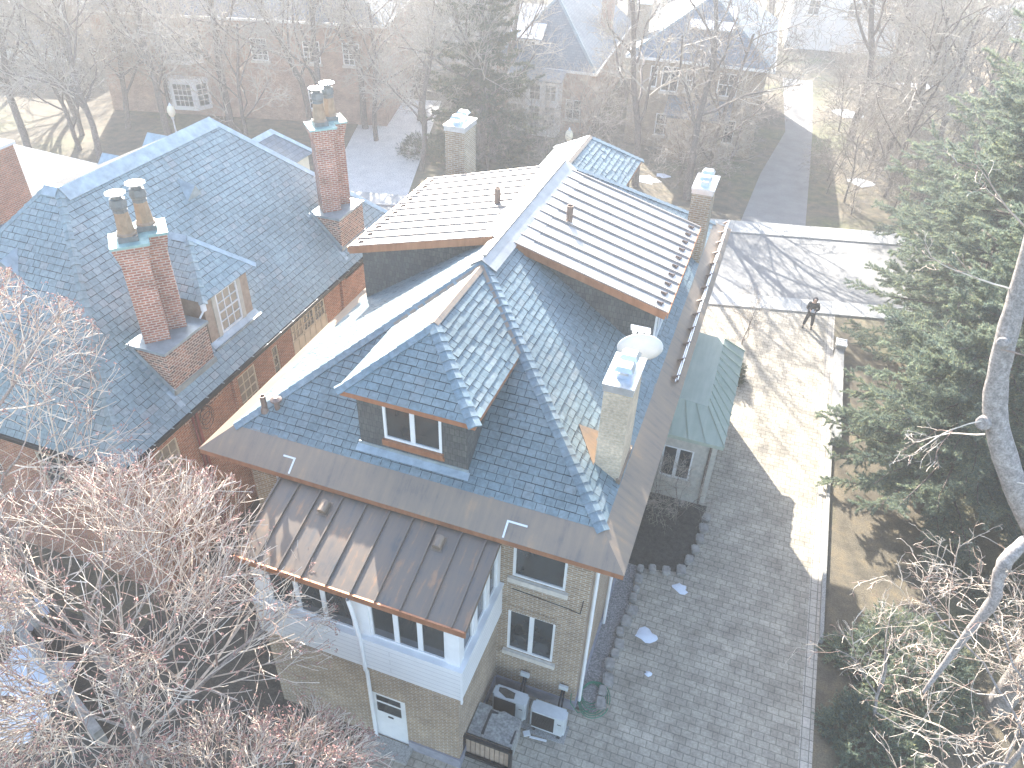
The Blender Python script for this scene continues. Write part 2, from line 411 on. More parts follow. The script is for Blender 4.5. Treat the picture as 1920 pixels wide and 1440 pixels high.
# ================================================================ the slate-roofed house in the middle
X0, X1, Y0, Y1, ZE, SL = -12.25, -1.05, 11.34, 30.03, 7.2, .686
CX, ZR = (X0+X1)/2, ZE+SL*(X1-X0)/2
H1 = thing('slate_house', 'buff brick house with a big blue slate hip roof and copper eaves, in the middle', 'house', (CX, 20, 0))
def ring(d): z = ZE+SL*d; return [(X0+d, Y0+d, z), (X1-d, Y0+d, z), (X1-d, Y1-d, z), (X0+d, Y1-d, z)]
def rz(x=None, y=None):            # main roof height on the rear / side planes
    return ZE+SL*min([v for v in ((x-X0 if x is not None else None), (X1-x if x is not None else None), (y-Y0 if y is not None else None), (Y1-y if y is not None else None)) if v is not None])
A1, A2 = (CX, Y0+5.6, ZR), (CX, Y1-5.6, ZR)
w = MB()
wallface(w, (-11.45, 12.13, 0), (1, 0, 0), (0, 0, 1), 9.6, 7.05, [(7.57, 8.97, 5.0, 6.5), (7.5, 8.83, 1.85, 3.6), (.75, 1.45, 4.95, 6.4)], .14)
wallface(w, (-1.85, 12.13, 0), (0, 1, 0), (0, 0, 1), 17.1, 7.05, [(2.2, 3.2, 4.9, 6.4), (5.2, 6.4, 4.9, 6.4)], .14)
wallface(w, (-1.85, 29.23, 0), (-1, 0, 0), (0, 0, 1), 9.6, 7.05)
wallface(w, (-11.45, 29.23, 0), (0, -1, 0), (0, 0, 1), 17.1, 7.05)
w.build('wall', 'brick_buff', H1)
f = MB(); f.box(-4.22, -1.8, 12.07, 12.4, 0, .38); f.box(-1.95, -1.8, 12.4, 29.1, 0, .38); f.build('foundation', 'foundation', H1)
f = MB()
for i in range(20): f.box(-3.98+i*.07, -3.98+i*.07+.058, 12.105, 12.2, 3.605, 3.82)
f.build('brick_arch', 'brick_buff', H1)
window(H1, (-3.88, 12.13, 5.0), (1, 0, 0), (0, 0, 1), 1.4, 1.5, 1, 1, .07, sill='stone_sill')
window(H1, (-3.95, 12.13, 1.85), (1, 0, 0), (0, 0, 1), 1.33, 1.75, 2, 1, .07, .13, sill='stone_sill')
window(H1, (-10.7, 12.13, 4.95), (1, 0, 0), (0, 0, 1), .7, 1.45, 1, 1, .06, sill='stone_sill')
window(H1, (-1.85, 14.33, 4.9), (0, 1, 0), (0, 0, 1), 1.0, 1.5, 1, 1, .07, sill='stone_sill')
window(H1, (-1.85, 17.33, 4.9), (0, 1, 0), (0, 0, 1), 1.2, 1.5, 2, 1, .07, sill='stone_sill')
f = MB(); f.tube([(-3.86, 12.115, 4.52), (-2.3, 12.115, 4.4), (-2.02, 12.115, 4.35), (-1.98, 12.115, 4.9)], .012, 5); f.build('wall_cable', 'black_metal', H1)
# roof
r = MB()
for pl in ([ring(0)[0], ring(0)[1], A1], [ring(0)[1], ring(0)[2], A2, A1], [ring(0)[2], ring(0)[3], A2], [ring(0)[3], ring(0)[0], A1, A2]): r.poly(pl)
r.build('roof_deck', 'underlay', H1)
D = .69; q = ring(D); r = MB()
slates(r, [q[0], q[1], A1], .27, .2); slates(r, [q[1], q[2], A2, A1], .27, .2)
slates(r, [q[2], q[3], A2], .27, .2); slates(r, [q[3], q[0], A1, A2], .27, .2)
r.build('roof', 'slate', H1, uv=False)
r = MB(); o = ring(-.015); q = ring(D+.02)
for i in range(4):
    j = (i+1) % 4
    P = [Vector(x)+Vector((0, 0, .016)) for x in (o[i], o[j], q[j], q[i])]; r.slab(P, .012)
r.build('copper_eave', 'copper_old', H1)
f = MB()
f.box(X0, X1, Y0, Y0+.04, ZE-.16, ZE+.008); f.box(X0, X1, Y1-.04, Y1, ZE-.16, ZE+.008)
f.box(X0, X0+.04, Y0+.04, Y1-.04, ZE-.16, ZE+.008); f.box(X1-.04, X1, Y0+.04, Y1-.04, ZE-.16, ZE+.008)
f.build('fascia', 'copper_new', H1)
f = MB(); f.box(X0+.04, X1-.04, Y0+.04, Y1-.04, ZE-.19, ZE-.12); f.build('soffit', 'white', H1)
nR_, nL_, nB_, nF_ = Vector((SL, 0, 1)), Vector((-SL, 0, 1)), Vector((0, -SL, 1)), Vector((0, SL, 1))
q = ring(D)
for a, b, n1, n2 in ((q[1], A1, nR_, nB_), (q[0], A1, nL_, nB_), (q[2], A2, nR_, nF_), (q[3], A2, nL_, nF_)):
    c = MB(); hipcap(c, a, b, n1, n2); c.build('hip_cap', 'slate_cap', H1, uv=False)
c = MB(); zz = ZR+.02
for s in (-1, 1):
    c.slab([(CX, A1[1]-.1, zz+.07), (CX+s*.42, A1[1]-.1, zz-.2), (CX+s*.42, A2[1]+.1, zz-.2), (CX, A2[1]+.1, zz+.07)], .02)
c.box(CX-.04, CX+.04, A1[1]+.1, 21.3, zz+.06, zz+.12); c.box(CX-.04, CX+.04, 21.3, A2[1], zz+.075, zz+.14)
c.build('ridge_cap', 'copper_bright', H1)
# white sealant corners on the rear eave
nn = nB_.normalized(); sv = Vector((0, 1, SL)).normalized()
for (x, dx) in ((-3.93, .5), (-9.62, -.3)):
    f = MB(); o_ = Vector((x, Y0+.03, ZE+.025))+nn*.01
    f.obox(o_, (1, 0, 0), sv, nn, (0, .045, 0, .42, 0, .012)); f.obox(o_, (1, 0, 0), sv, nn, (min(.045, dx), max(0, dx), .375, .42, 0, .012)); f.build('sealant_mark', 'white', H1)
# hip dormers, back and front
def hip_dormer(front):
    Y = (lambda y: Y0+Y1-y) if front else (lambda y: y)
    cx, yf, zb, zt = CX+.02, 12.37, 7.907, 9.72
    w = MB(); xa, xb = cx-1.42, cx+1.42
    s = -1 if front else 1; u = (s, 0, 0); o_ = (xa if not front else xb, Y(yf), zb-.1)
    wallface(w, o_, u, (0, 0, 1), 2.84, zt-zb, [(.68, 2.2, .53, 1.68)], .1)
    yb = Y0+(zt-.1-ZE)/SL
    for x in (xa, xb): w.poly([(x, Y(yf), zb-.2), (x, Y(yf), zt-.1), (x, Y(yb), zt-.1), (x, Y(yb), zt-.3)])
    d = w.build('hip_dormer', 'slate_wall', H1)
    window(d, Vector(o_)+Vector(u)*.68+Vector((0, 0, .53)), u, (0, 0, 1), 1.52, 1.15, 2, 1, .07, .12, .05, sub=True)
    g = MB(); g.obox(Vector(o_), u, (0, 0, 1), (0, -s, 0), (.64, 2.24, .4, .52, 0, .08)); g.obox(Vector(o_), u, (0, 0, 1), (0, -s, 0), (.62, 2.26, .3, .4, 0, .03))
    g.build('dormer_sill', 'copper_new', d)
    ea, eb = cx-1.74, cx+1.74; ye = 12.07; ap = (cx, Y(13.8), 10.94); bk = (cx, Y(16.79), 10.94); yv = Y(Y0+(zt-ZE)/SL)
    fl, fr = (ea, Y(ye), zt), (eb, Y(ye), zt); vl, vr = (ea, yv, zt), (eb, yv, zt)
    k = MB()
    for pl in ([fl, fr, ap], [fr, vr, bk, ap], [fl, vl, bk, ap]): k.slab([Vector(p)-Vector((0, 0, .004)) for p in pl], .05)
    k.build('dormer_deck', 'underlay', d)
    k = MB(); slates(k, [fl, fr, ap], .27, .2); slates(k, [fr, vr, bk, ap], .27, .2, .024, .012); slates(k, [fl, vl, bk, ap], .27, .2)
    k.build('dormer_roof', 'slate', d, uv=False)
    e = 1.22/1.73
    nf = Vector((0, -e if not front else e, 1)); nl = Vector((-e, 0, 1)); nr = Vector((e, 0, 1))
    for a_, n_ in ((fr, nr), (fl, nl)):
        k = MB(); hipcap(k, a_, ap, n_, nf, .24, .16); k.build('dormer_hip_cap', 'slate_cap', d, uv=False)
    k = MB()
    for sx in (-1, 1): k.slab([(cx, ap[1], 11.0), (cx+sx*.11, ap[1], 10.925), (cx+sx*.11, bk[1], 10.925), (cx, bk[1], 11.0)], .015)
    for vx in (vl, vr):
        a_ = Vector(vx)+Vector((0, 0, .035)); b_ = Vector(bk)+Vector((0, 0, .035)); ee = (b_-a_).normalized()
        nv = (nB_ if not front else nF_).normalized(); sd_ = ee.cross(nv)
        k.obox(a_, ee, sd_, nv, (0, (b_-a_).length, -.05, .05, 0, .02))
    k.build('dormer_ridge', 'copper_old', d)
    k = MB(); y_ = Y(ye); k.box(ea, eb, min(y_, y_+.03*s), max(y_, y_+.03*s), zt-.13, zt+.01)
    for x in (ea, eb-.03): k.box(x, x+.03, min(y_+.03*s, yv), max(y_+.03*s, yv), zt-.13, zt+.01)
    k.build('dormer_fascia', 'copper_new', d)
    k = MB(); sv_ = Vector((0, s, SL)).normalized()
    k.obox((cx, Y(yf), zb+.03), (1, 0, 0), sv_, (0, -s*SL/1.213, 1/1.213), (-1.5, 1.5, -.2, 0, 0, .02)); k.obox((cx, Y(yf), zb), (1, 0, 0), (0, 0, 1), (0, -s, 0), (-1.46, 1.46, 0, .12, 0, .02))
    k.build('dormer_flashing', 'lead', d)
hip_dormer(False); hip_dormer(True)
# metal shed dormers left and right of the ridge
def shed_dormer(side):
    s = side; X = lambda d: CX+s*d                      # distance from ridge
    eave = 5.05 if s < 0 else 4.82; sl = .27; ze = 9.67; zt = ze+sl*(eave-.3)
    ya, yb = 18.5, 24.3; wx = eave-.32
    zf = lambda d: ze+sl*(eave-d)
    zb = ZE+SL*(5.6-wx)
    w = MB(); y = ya+.27; w.poly([(X(wx), y, zb-.25), (X(wx), y, zf(wx)-.1), (X(.35), y, zf(.35)-.1), (X(.35), y, ZR-SL*.35-.3)])
    d = w.build('shed_dormer', 'slate_wall', H1)
    w = MB(); y = yb-.27; w.poly([(X(wx), y, zb-.25), (X(wx), y, zf(wx)-.1), (X(.35), y, zf(.35)-.1), (X(.35), y, ZR-SL*.35-.3)])
    w.build('cheek_wall', 'slate_wall', d)
    w = MB(); o_ = (X(wx), ya+.27, zb-.05) if s > 0 else (X(wx), yb-.27, zb-.05)
    wallface(w, o_, (0, s, 0), (0, 0, 1), yb-ya-.54, zf(wx)-zb, [(.35+i*1.72, 1.75+i*1.72, .35, 1.5) for i in range(3)], .06)
    w.build('dormer_wall', 'white', d)
    for i in range(3): window(d, Vector(o_)+Vector((0, s*(.35+i*1.72), .35)), (0, s, 0), (0, 0, 1), 1.4, 1.15, 2, 1, .06, .08, .04, sub=True)
    k = MB(); P = [(X(eave), ya, ze), (X(eave), yb, ze), (X(.3), yb, zt), (X(.3), ya, zt)]
    k.slab(P, .1)
    k.build('dormer_roof', 'copper_bright', d)
    k = MB(); seams(k, (X(eave), ya+.03, ze), (X(eave), yb-.03, ze), (X(.3), ya+.03, zt), (X(.3), yb-.03, zt), 10, .05, .055)
    k.build('standing_seam', 'panel_seam', d, kind='stuff')
    k = MB(); e = Vector((s, 0, -sl)).normalized(); n = Vector((s*sl, 0, 1)).normalized()
    k.obox((X(.3), ya, zt), e, (0, 1, 0), n, (0, (eave-.3)*1.036, -.03, 0, -.2, .02)); k.obox((X(.3), yb, zt), e, (0, 1, 0), n, (0, (eave-.3)*1.036, 0, .03, -.2, .02))
    k.obox((X(eave), ya, ze), (s, 0, 0), (0, 1, 0), (0, 0, 1), (0, .03, 0, yb-ya, -.16, .01))
    k.build('dormer_fascia', 'copper_new', d)
    k = MB(); k.slab([(X(.75), ya, zf(.75)+.012), (X(.75), yb, zf(.75)+.012), (X(.05), yb, zt+.1), (X(.05), ya, zt+.1)], .012); k.build('ridge_flashing', 'copper_bright', d)
    for i in range(10):
        y = ya+.33+i*.575; k = MB(); b = Vector((X(eave-.28), y, zf(eave-.28)))
        k.obox(b, e, (0, 1, 0), n, (-.1, .06, -.012, .012, 0, .06)); k.obox(b, (e+Vector((0, .8, 0))).normalized(), (0, 0, 1), n.cross(e), (0, .13, 0, .05, -.01, .01))
        k.obox(b, (e-Vector((0, .8, 0))).normalized(), (0, 0, 1), n.cross(e), (0, .1, 0, .05, -.01, .01)); k.build('snow_cleat', 'copper_seam', d)
    vx = 1.2; vy = 21.0 if s > 0 else 21.2
    k = MB(); k.lathe((X(vx), vy, zf(vx)-.05), [(.1, 0), (.1, .55), (.085, .55), (.085, .2)], 14); k.build('vent_pipe', 'copper_seam', d)
shed_dormer(-1); shed_dormer(1)
# chimneys
def hood(mb, x, y, z, w=.3, d=.3):
    mb.box(x-w/2+.03, x+w/2-.03, y-d/2+.03, y+d/2-.03, z, z+.1)
    for sx in (-1, 1):
        for sy in (-1, 1): mb.box(x+sx*(w/2-.05)-.015, x+sx*(w/2-.05)+.015, y+sy*(d/2-.05)-.015, y+sy*(d/2-.05)+.015, z+.1, z+.24)
    V = [(x-w/2-.04, y-d/2-.04, z+.22), (x+w/2+.04, y-d/2-.04, z+.22), (x+w/2+.04, y+d/2+.04, z+.22), (x-w/2-.04, y+d/2+.04, z+.22),
         (x-w/2+.03, y-d/2+.03, z+.32), (x+w/2-.03, y-d/2+.03, z+.32), (x+w/2-.03, y+d/2-.03, z+.32), (x-w/2+.03, y+d/2-.03, z+.32)]
    mb.mesh(V, [(3, 2, 1, 0), (4, 5, 6, 7), (0, 1, 5, 4), (1, 2, 6, 5), (2, 3, 7, 6), (3, 0, 4, 7)])
def chimney(parent, x0, x1, y0, y1, z0, z1, mat, hoods):
    b = MB(); b.box(x0, x1, y0, y1, z0, z1)
    ch = b.build('chimney', mat, parent)
    k = MB(); k.box(x0-.05, x1+.05, y0-.05, y1+.05, z1, z1+.07); k.box(x0-.03, x1+.03, y0-.03, y1+.03, z1-.14, z1)
    k.build('chimney_cap', 'zinc', ch)
    for hx, hy in hoods:
        k = MB(); hood(k, hx, hy, z1+.07, .36, .32); k.build('flue_hood', 'zinc', ch)
    return ch
c1 = chimney(H1, -2.42, -1.79, 13.6, 14.82, 7.4, 10.5, 'brick_pale', [(-2.08, 14.0), (-2.08, 14.5)])
k = MB(); k.slab([(-2.42, 13.5, 8.16), (-2.42, 14.75, 8.16), (-3.05, 14.3, 8.62)], .02); k.box(-1.84, -1.74, 13.55, 14.9, 7.5, 7.86); k.build('chimney_flashing', 'copper_old', c1)
chimney(H1, -2.41, -1.74, 25.6, 26.9, 7.4, 10.4, 'brick_buff', [(-2.08, 25.95), (-2.08, 26.55)])
chimney(H1, -11.76, -11.0, 26, 27.15, 7.2, 11.05, 'brick_buff', [(-11.38, 26.3), (-11.38, 26.85)])
# vent pipes on the rear slope
def on_rear(x, y): return Vector((x, y, rz(y=y)))
p = on_rear(-10.92, 12.52); k = MB(); k.lathe(p-Vector((0, 0, .1)), [(.075, 0), (.075, .55), (.06, .55), (.06, .3)], 14); k.lathe(p-Vector((0, 0, .05)), [(.14, 0), (.08, .14)], 12); k.build('vent_pipe', 'copper_seam', H1)
p = on_rear(-10.6, 12.62); k = MB(); k.lathe(p-Vector((0, 0, .1)), [(.07, 0), (.07, .33), (.15, .36), (.15, .4), (.05, .46)], 14); k.build('vent_pipe', 'copper_seam', H1)
# snow guard rails along the right eave
k = MB(); n = nR_.normalized(); e = Vector((SL, 0, -1)); ev = Vector((1, 0, -SL)).normalized()
g0 = Vector((X1-.28, 0, ZE+SL*.28))+n*.03
for i in range(13):
    y = 18.7+i*.93; b = g0+Vector((0, y, 0))
    k.mesh([b-ev*.12, b+ev*.16, b+n*.26, b-ev*.12+Vector((0, .03, 0)), b+ev*.16+Vector((0, .03, 0)), b+n*.26+Vector((0, .03, 0))], [(0, 1, 2), (5, 4, 3), (0, 3, 4, 1), (1, 4, 5, 2), (2, 5, 3, 0)])
k.build('snow_guard_bracket', 'copper_seam', H1, kind='stuff')
for hgt in (.1, .2):
    k = MB(); b = g0+n*hgt; k.tube([b+Vector((0, 18.5, 0)), b+Vector((0, 29.95, 0))], .022, 6); k.build('snow_guard_rail', 'zinc', H1)
for i in range(7):
    k = MB(); b = g0+Vector((0, 23.4+i*.93, 0)); k.obox(b+n*.04, (0, 1, 0), n, ev, (.08, .82, 0, .2, .0, .02)); k.build('snow_guard_plate', 'copper_bright', H1)
# downspouts
k = MB(); k.tube([(-1.74, 12.35, 7.0), (-1.74, 12.35, 6.6), (-1.76, 12.38, 6.3), (-1.76, 12.38, .1)], .05, 8); k.build('downspout', 'white', H1)
k = MB(); k.tube([(-1.76, 15.2, 7.0), (-1.76, 15.2, .1)], .05, 8); k.build('downspout', 'white', H1)
# rear porch
PX0, PX1, PY = -9.7, -4.25, 9.44
w = MB()
wallface(w, (PX0, PY, 0), (1, 0, 0), (0, 0, 1), PX1-PX0, 3.5, [(2.95, 3.95, .06, 2.2)], .16)
wallface(w, (PX1, PY, 0), (0, 1, 0), (0, 0, 1), 2.69, 3.5); wallface(w, (PX0, 12.13, 0), (0, -1, 0), (0, 0, 1), 2.69, 3.5)
porch = w.build('rear_porch', 'brick_buff', H1)
k = MB(); k.box(-5.72, PX1+.04, PY-.05, PY+.03, 0, .4); k.box(PX1-.02, PX1+.035, PY+.03, 12.05, 0, .4); k.build('porch_foundation', 'foundation', porch)
k = MB(); k.box(PX0-.06, PX1+.13, PY-.09, 12.1, 3.42, 4.6); k.build('porch_band', 'white_board', porch)
k = MB(); k.box(PX0-.1, PX1+.17, PY-.13, 12.1, 4.6, 4.66); k.box(PX1+.11, PX1+.15, PY-.11, PY-.05, 3.3, 4.6); k.build('porch_ledge', 'white', porch)
k = MB(); k.box(PX0+.12, PX1-.12, PY+.12, 12.1, 4.66, 6.22); k.build('porch_core', 'underlay', porch)
k = MB()
for a, b in ((-9.66, -9.28), (-6.92, -6.5), (-4.52, -4.2)): k.box(a, b, PY-.0, PY+.1, 4.66, 6.24)
k.box(-9.28, -4.52, PY, PY+.1, 6.12, 6.24)
for a, b in ((9.54, 9.72), (10.35, 10.55), (11.15, 11.35), (11.9, 12.1)): k.box(PX1-.05, PX1+.05, a, b, 4.66, 6.27)
k.box(PX1-.05, PX1+.05, 9.54, 12.1, 6.2, 6.27); k.build('porch_post', 'white', porch, kind='stuff')
for a, W_ in ((-9.28, 2.36), (-6.5, 1.98)): window(porch, (a, PY+.06, 4.66), (1, 0, 0), (0, 0, 1), W_, 1.46, 3, 1, .07, .13, .03, sub=True)
for a, b in ((9.72, 10.35), (10.55, 11.15), (11.35, 11.9)): window(porch, (PX1-.02, a, 4.66), (0, 1, 0), (0, 0, 1), b-a, 1.54, 1, 1, .06, .1, .03, sub=True)
RA, RB = Vector((-9.9, 9.3, 6.32)), Vector((-3.97, 9.3, 6.32)); RC, RD = Vector((-3.97, 11.6, 7.03)), Vector((-9.9, 11.6, 7.03))
k = MB(); k.slab([RA, RB, RC, RD], .09); k.build('porch_roof', 'copper_porch', porch)
k = MB(); pe = (RC-RB); pl_ = pe.length; pe.normalize(); pn = Vector((1, 0, 0)).cross(pe)
for x in (-9.88, -9.33, -8.71, -8.09, -7.44, -6.81, -6.19, -5.56, -4.93, -4.31, -3.99):
    k.obox((x, 9.3, 6.32), pe, (1, 0, 0), pn, (0, pl_, -.018, .018, 0, .06))
k.build('porch_seam', 'copper_porch', porch, kind='stuff')
k = MB(); k.box(-9.9, -3.97, 9.255, 9.3, 6.15, 6.335); k.build('porch_fascia', 'copper_new', porch)
for x in (-8.4, -5.35):
    b = Vector((x, 11.02, 6.32+.308*1.72)); k = MB()
    k.lathe(b+pn*.07-pe*.2, [(.1, 0), (.12, .01), (.12, .3), (.1, .31)], 14, pe); k.obox(b, pe, (1, 0, 0), pn, (-.24, .16, -.14, .14, 0, .015)); k.build('roof_hood', 'copper_old', porch)
# porch door
k = MB(); k.box(-6.75, -5.75, PY+.02, PY+.1, .06, 2.2); dr = k.build('door', 'white', H1)
k = MB(); k.box(-6.6, -5.9, PY+.01, PY+.03, 1.35, 1.75); k.box(-6.6, -5.9, PY+.01, PY+.03, 1.85, 2.08); k.build('door_window', 'glass', dr)
k = MB(); k.box(-6.3, -6.15, PY+.0, PY+.025, 1.16, 1.21); k.build('letter_slot', 'black_metal', dr)
k = MB(); k.box(-6.9, -5.6, PY-.5, PY-.03, 0, .12); k.build('door_step', 'concrete', H1)
k = MB(); k.tube([(-6.84, 9.22, 6.2), (-6.8, 9.26, 5.7), (-6.72, 9.3, 4.6), (-6.7, 9.3, 3.4), (-6.7, 9.36, 3.2), (-6.7, 9.37, .05)], .052, 8); k.build('downspout', 'white', porch)
# side bay with a green copper roof
BX, BY0, BY1 = .42, 21.62, 27.5
w = MB()
wallface(w, (-1.85, BY0, 0), (1, 0, 0), (0, 0, 1), BX+1.85, 3.1, [(.42, 1.52, 1.0, 2.45)], .12)
wallface(w, (BX, BY0, 0), (0, 1, 0), (0, 0, 1), BY1-BY0, 3.1, [(.8, 2.2, .9, 2.4), (3.4, 4.8, .9, 2.4)], .12)
wallface(w, (BX, BY1, 0), (-1, 0, 0), (0, 0, 1), BX+1.85, 3.1)
bay = w.build('side_bay', 'limestone', H1)
window(bay, (-1.43, BY0, 1.0), (1, 0, 0), (0, 0, 1), 1.1, 1.45, 2, 1, .06, .13, .06, sub=True, sill='stone_sill')
for a in (.8, 3.4): window(bay, (BX, BY0+a, .9), (0, 1, 0), (0, 0, 1), 1.4, 1.5, 2, 1, .06, .1, .06, sub=True)
k = MB(); e0 = [(-1.85, BY0-.2), (BX+.18, BY0-.2), (BX+.18, BY1+.22), (-1.85, BY1+.22)]; e1 = [(-1.85, 22.6), (-.26, 22.6), (-.28, 27.2), (-1.85, 27.2)]
A_ = [(x, y, 3.12) for x, y in e0]; B_ = [(x, y, 3.82) for x, y in e1]; B_[0] = (-1.85, 22.6, 3.95); B_[3] = (-1.85, 27.2, 3.95)
k.mesh(A_+B_+[(x, y, 2.98) for x, y in e0], [(0, 1, 5, 4), (1, 2, 6, 5), (2, 3, 7, 6), (4, 5, 6, 7), (8, 9, 1, 0), (9, 10, 2, 1), (10, 11, 3, 2), (11, 10, 9, 8)])
k.build('bay_roof', 'green_copper', bay)
k = MB(); seams(k, A_[1], A_[2], B_[1], B_[2], 10, .05, .03); seams(k, A_[0], A_[1], B_[0], B_[1], 4, .03, .02, False); k.build('bay_roof_seam', 'green_copper', bay, kind='stuff')
k = MB(); k.tube([(.2, BY0-.06, 3.0), (.2, BY0-.06, .1)], .045, 8); k.build('downspout', 'bark', bay)

# satellite dish
DC = Vector((-2.13, 16.35, 9.8)); dn = Vector((-.25, .9, .35)).normalized()
SD = thing('satellite_dish', 'white satellite dish on a mast beside the pale rear chimney', 'satellite dish', (-2.07, 16.5, 7.9))
k = MB(); k.lathe(DC-dn*.1, [(.02, 0), (.23, .015), (.41, .055), (.58, .12), (.58, .135), (.41, .07), (.23, .03), (.02, .015)], 28, dn); k.build('reflector', 'white', SD, smooth=True)
k = MB(); k.tube([DC+dn*.02-Vector((0, .0, .45)), DC+dn*.55+Vector((0, .1, .0))], .02, 6); k.build('feed_arm', 'white', SD)
k = MB(); k.obox(DC+dn*.55+Vector((0, .1, 0)), (1, 0, 0), dn.cross(Vector((1, 0, 0))), dn, (-.26, .26, -.05, .05, -.06, .06))
for i in (-.17, 0, .17): k.lathe(DC+dn*.5+Vector((i, .1, 0)), [(.05, 0), (.06, -.1)], 10, dn)
k.build('receiver', 'white', SD)
k = MB(); k.tube([(-2.07, 16.55, 7.75), (-2.1, 16.45, 9.4), DC-dn*.1], .035, 8); k.build('mast', 'zinc', SD)

# ================================================================ the red brick neighbour on the left
NX, NY0, NY1, NZ, NS = -14.63, 10.81, 27.79, 6.0, 1.04
H2 = thing('brick_house', 'red brick house with steep grey-blue slate roof and two tall diagonal chimneys', 'house', (-19.6, 19, 0))
RX, RZ = NX-5, NZ+NS*5
a_, b_ = (RX, NY0+5, RZ), (RX, NY1-5, RZ); l_ = (RX-.52, NY0+5, RZ); WX = -24.63-.52
cr, cf, cl, cfl = (NX, NY0, NZ), (NX, NY1, NZ), (WX, NY0, NZ), (-24.63, NY1, NZ)
k = MB()
for pl in ([cr, cf, b_, a_], [cl, cr, a_, l_], [cf, cfl, b_], [cfl, cl, l_, a_, b_]): k.poly([Vector(p)-Vector((0, 0, .004)) for p in pl])
k.build('roof_deck', 'underlay', H2)
k = MB()
slates(k, [cr, cf, b_, a_], .27, .21, .014, .006); slates(k, [cl, cr, a_, l_], .27, .21, .014, .006); slates(k, [cf, cfl, b_], .4, .3)
k.build('roof', 'slate_grey', H2, uv=False)
nr, nb, nf, nl = Vector((NS, 0, 1)), Vector((0, -NS, 1)), Vector((0, NS, 1)), Vector((-NS, 0, 1))
k = MB(); hipcap(k, cr, a_, nr, nb, .27, .13, .012); k.build('hip_cap', 'slate_grey', H2, uv=False)
k = MB(); hipcap(k, cl, l_, nl, nb, .27, .13, .012); k.build('hip_cap', 'slate_grey', H2, uv=False)
def ridge(mb, p, q, n1, n2, w=.3, t=.02, l=.05):
    p, q = Vector(p), Vector(q); e = (q-p).normalized()
    for n, m_ in ((n1, n2), (n2, n1)):
        n = n.normalized(); s = n.cross(e).normalized()
        if s.dot(m_) > 0: s = -s
        U = Vector((0, 0, l+.02)); mb.slab([p+U, p+s*w+n*l, q+s*w+n*l, q+U], t)
k = MB(); ridge(k, a_, b_, nr, nl, .42); ridge(k, a_, l_, nb, nl, .25); ridge(k, cf, b_, nr, nf, .2, .02, .03); k.build('ridge_flashing', 'lead', H2)
# walls
w = MB()
holes = [(1.55, 2.5, 3.35, 5.15), (5.5, 6.5, 3.7, 5.2), (7.5, 7.85, 3.9, 5.15), (8.73, 11.05, 3.0, 5.35)]
wallface(w, (-15.1, 10.75+.55, 0), (0, 1, 0), (0, 0, 1), 16.0, 5.9, [(h[0]-.55, h[1]-.55, h[2], h[3]) for h in holes], .14)
wallface(w, (WX+.5, 11.3, 0), (1, 0, 0), (0, 0, 1), -15.1-WX-.5, 5.9, [(3, 4.2, 3.3, 5), (6, 7.2, 3.3, 5)], .14)
wallface(w, (-15.1, 27.3, 0), (-1, 0, 0), (0, 0, 1), 9, 5.9); wallface(w, (-24.1, 27.3, 0), (0, -1, 0), (0, 0, 1), 16, 5.9)
w.build('wall', 'brick_red', H2)
Yw = 10.75
window(H2, (-15.1, Yw+1.55, 3.35), (0, 1, 0), (0, 0, 1), .95, 1.8, 3, 4, .06, .03, .08, 'cream', 'glass_warm', midrail=True, sill='stone_sill')
window(H2, (-15.1, Yw+5.5, 3.7), (0, 1, 0), (0, 0, 1), 1.0, 1.5, 3, 4, .06, .03, .08, 'cream', 'glass_warm', midrail=True, sill='stone_sill')
window(H2, (-15.1, Yw+7.5, 3.9), (0, 1, 0), (0, 0, 1), .35, 1.25, 1, 3, .05, .03, .08, 'cream', 'glass', sill='stone_sill')
for x in (3, 6): window(H2, (WX+.5+x, 11.3, 3.3), (1, 0, 0), (0, 0, 1), 1.2, 1.7, 3, 4, .06, .03, .08, 'cream', 'glass')
k = MB(); k.box(-15.2, -15.12, Yw+8.73, Yw+11.05, 3.0, 4.55)
for i in range(7): k.box(-15.12, -15.09, Yw+8.75+i*.38, Yw+8.79+i*.38, 3.0, 4.55)
k.build('bay_panel', 'cream', H2)
for i in range(3): window(H2, (-15.1, Yw+8.78+i*.76, 4.58), (0, 1, 0), (0, 0, 1), .72, .72, 3, 2, .05, .025, .07, 'cream', 'glass_warm' if i == 0 else 'glass')
for y in (Yw+1.2, Yw+5.2, Yw+12.2):
    k = MB(); k.box(-15.1, -14.98, y, y+.22, 0, 5.85); k.build('brick_pier', 'brick_red', H2)
k = MB(); k.box(NX-.06, NX+.07, NY0, NY1, NZ-.16, NZ-.02); k.box(WX, NX-.06, NY0-.07, NY0+.06, NZ-.16, NZ-.02); k.build('gutter', 'black_metal', H2)
k = MB()
for i in range(22): k.box(NX-.07, NX+.075, NY0+.4+i*.78, NY0+.44+i*.78, NZ-.03, NZ-.012)
k.build('gutter_strap', 'lead', H2, kind='stuff')
k = MB(); k.box(WX+.05, NX-.06, NY0+.06, NY1-.05, NZ-.14, NZ-.08); k.build('soffit', 'wood', H2)
k = MB(); k.tube([(-14.95, 14.1, 5.8), (-15.02, 14.14, 5.5), (-15.02, 14.16, .2)], .06, 8); k.tube([(-15.02, 13.98, 5.8), (-15.02, 13.98, .2)], .04, 8); k.build('downspout', 'red_paint', H2)
k = MB()
for i, rr in enumerate((.25, .33, .41, .3)):
    k.tube([(-15.0+.01*i, 14.5+rr*math.cos(t)*.8, 5.15-.1*i+rr*math.sin(t)) for t in np.linspace(0, 6.3, 22)], .009, 4)
k.build('cable_coil', 'black_metal', H2)
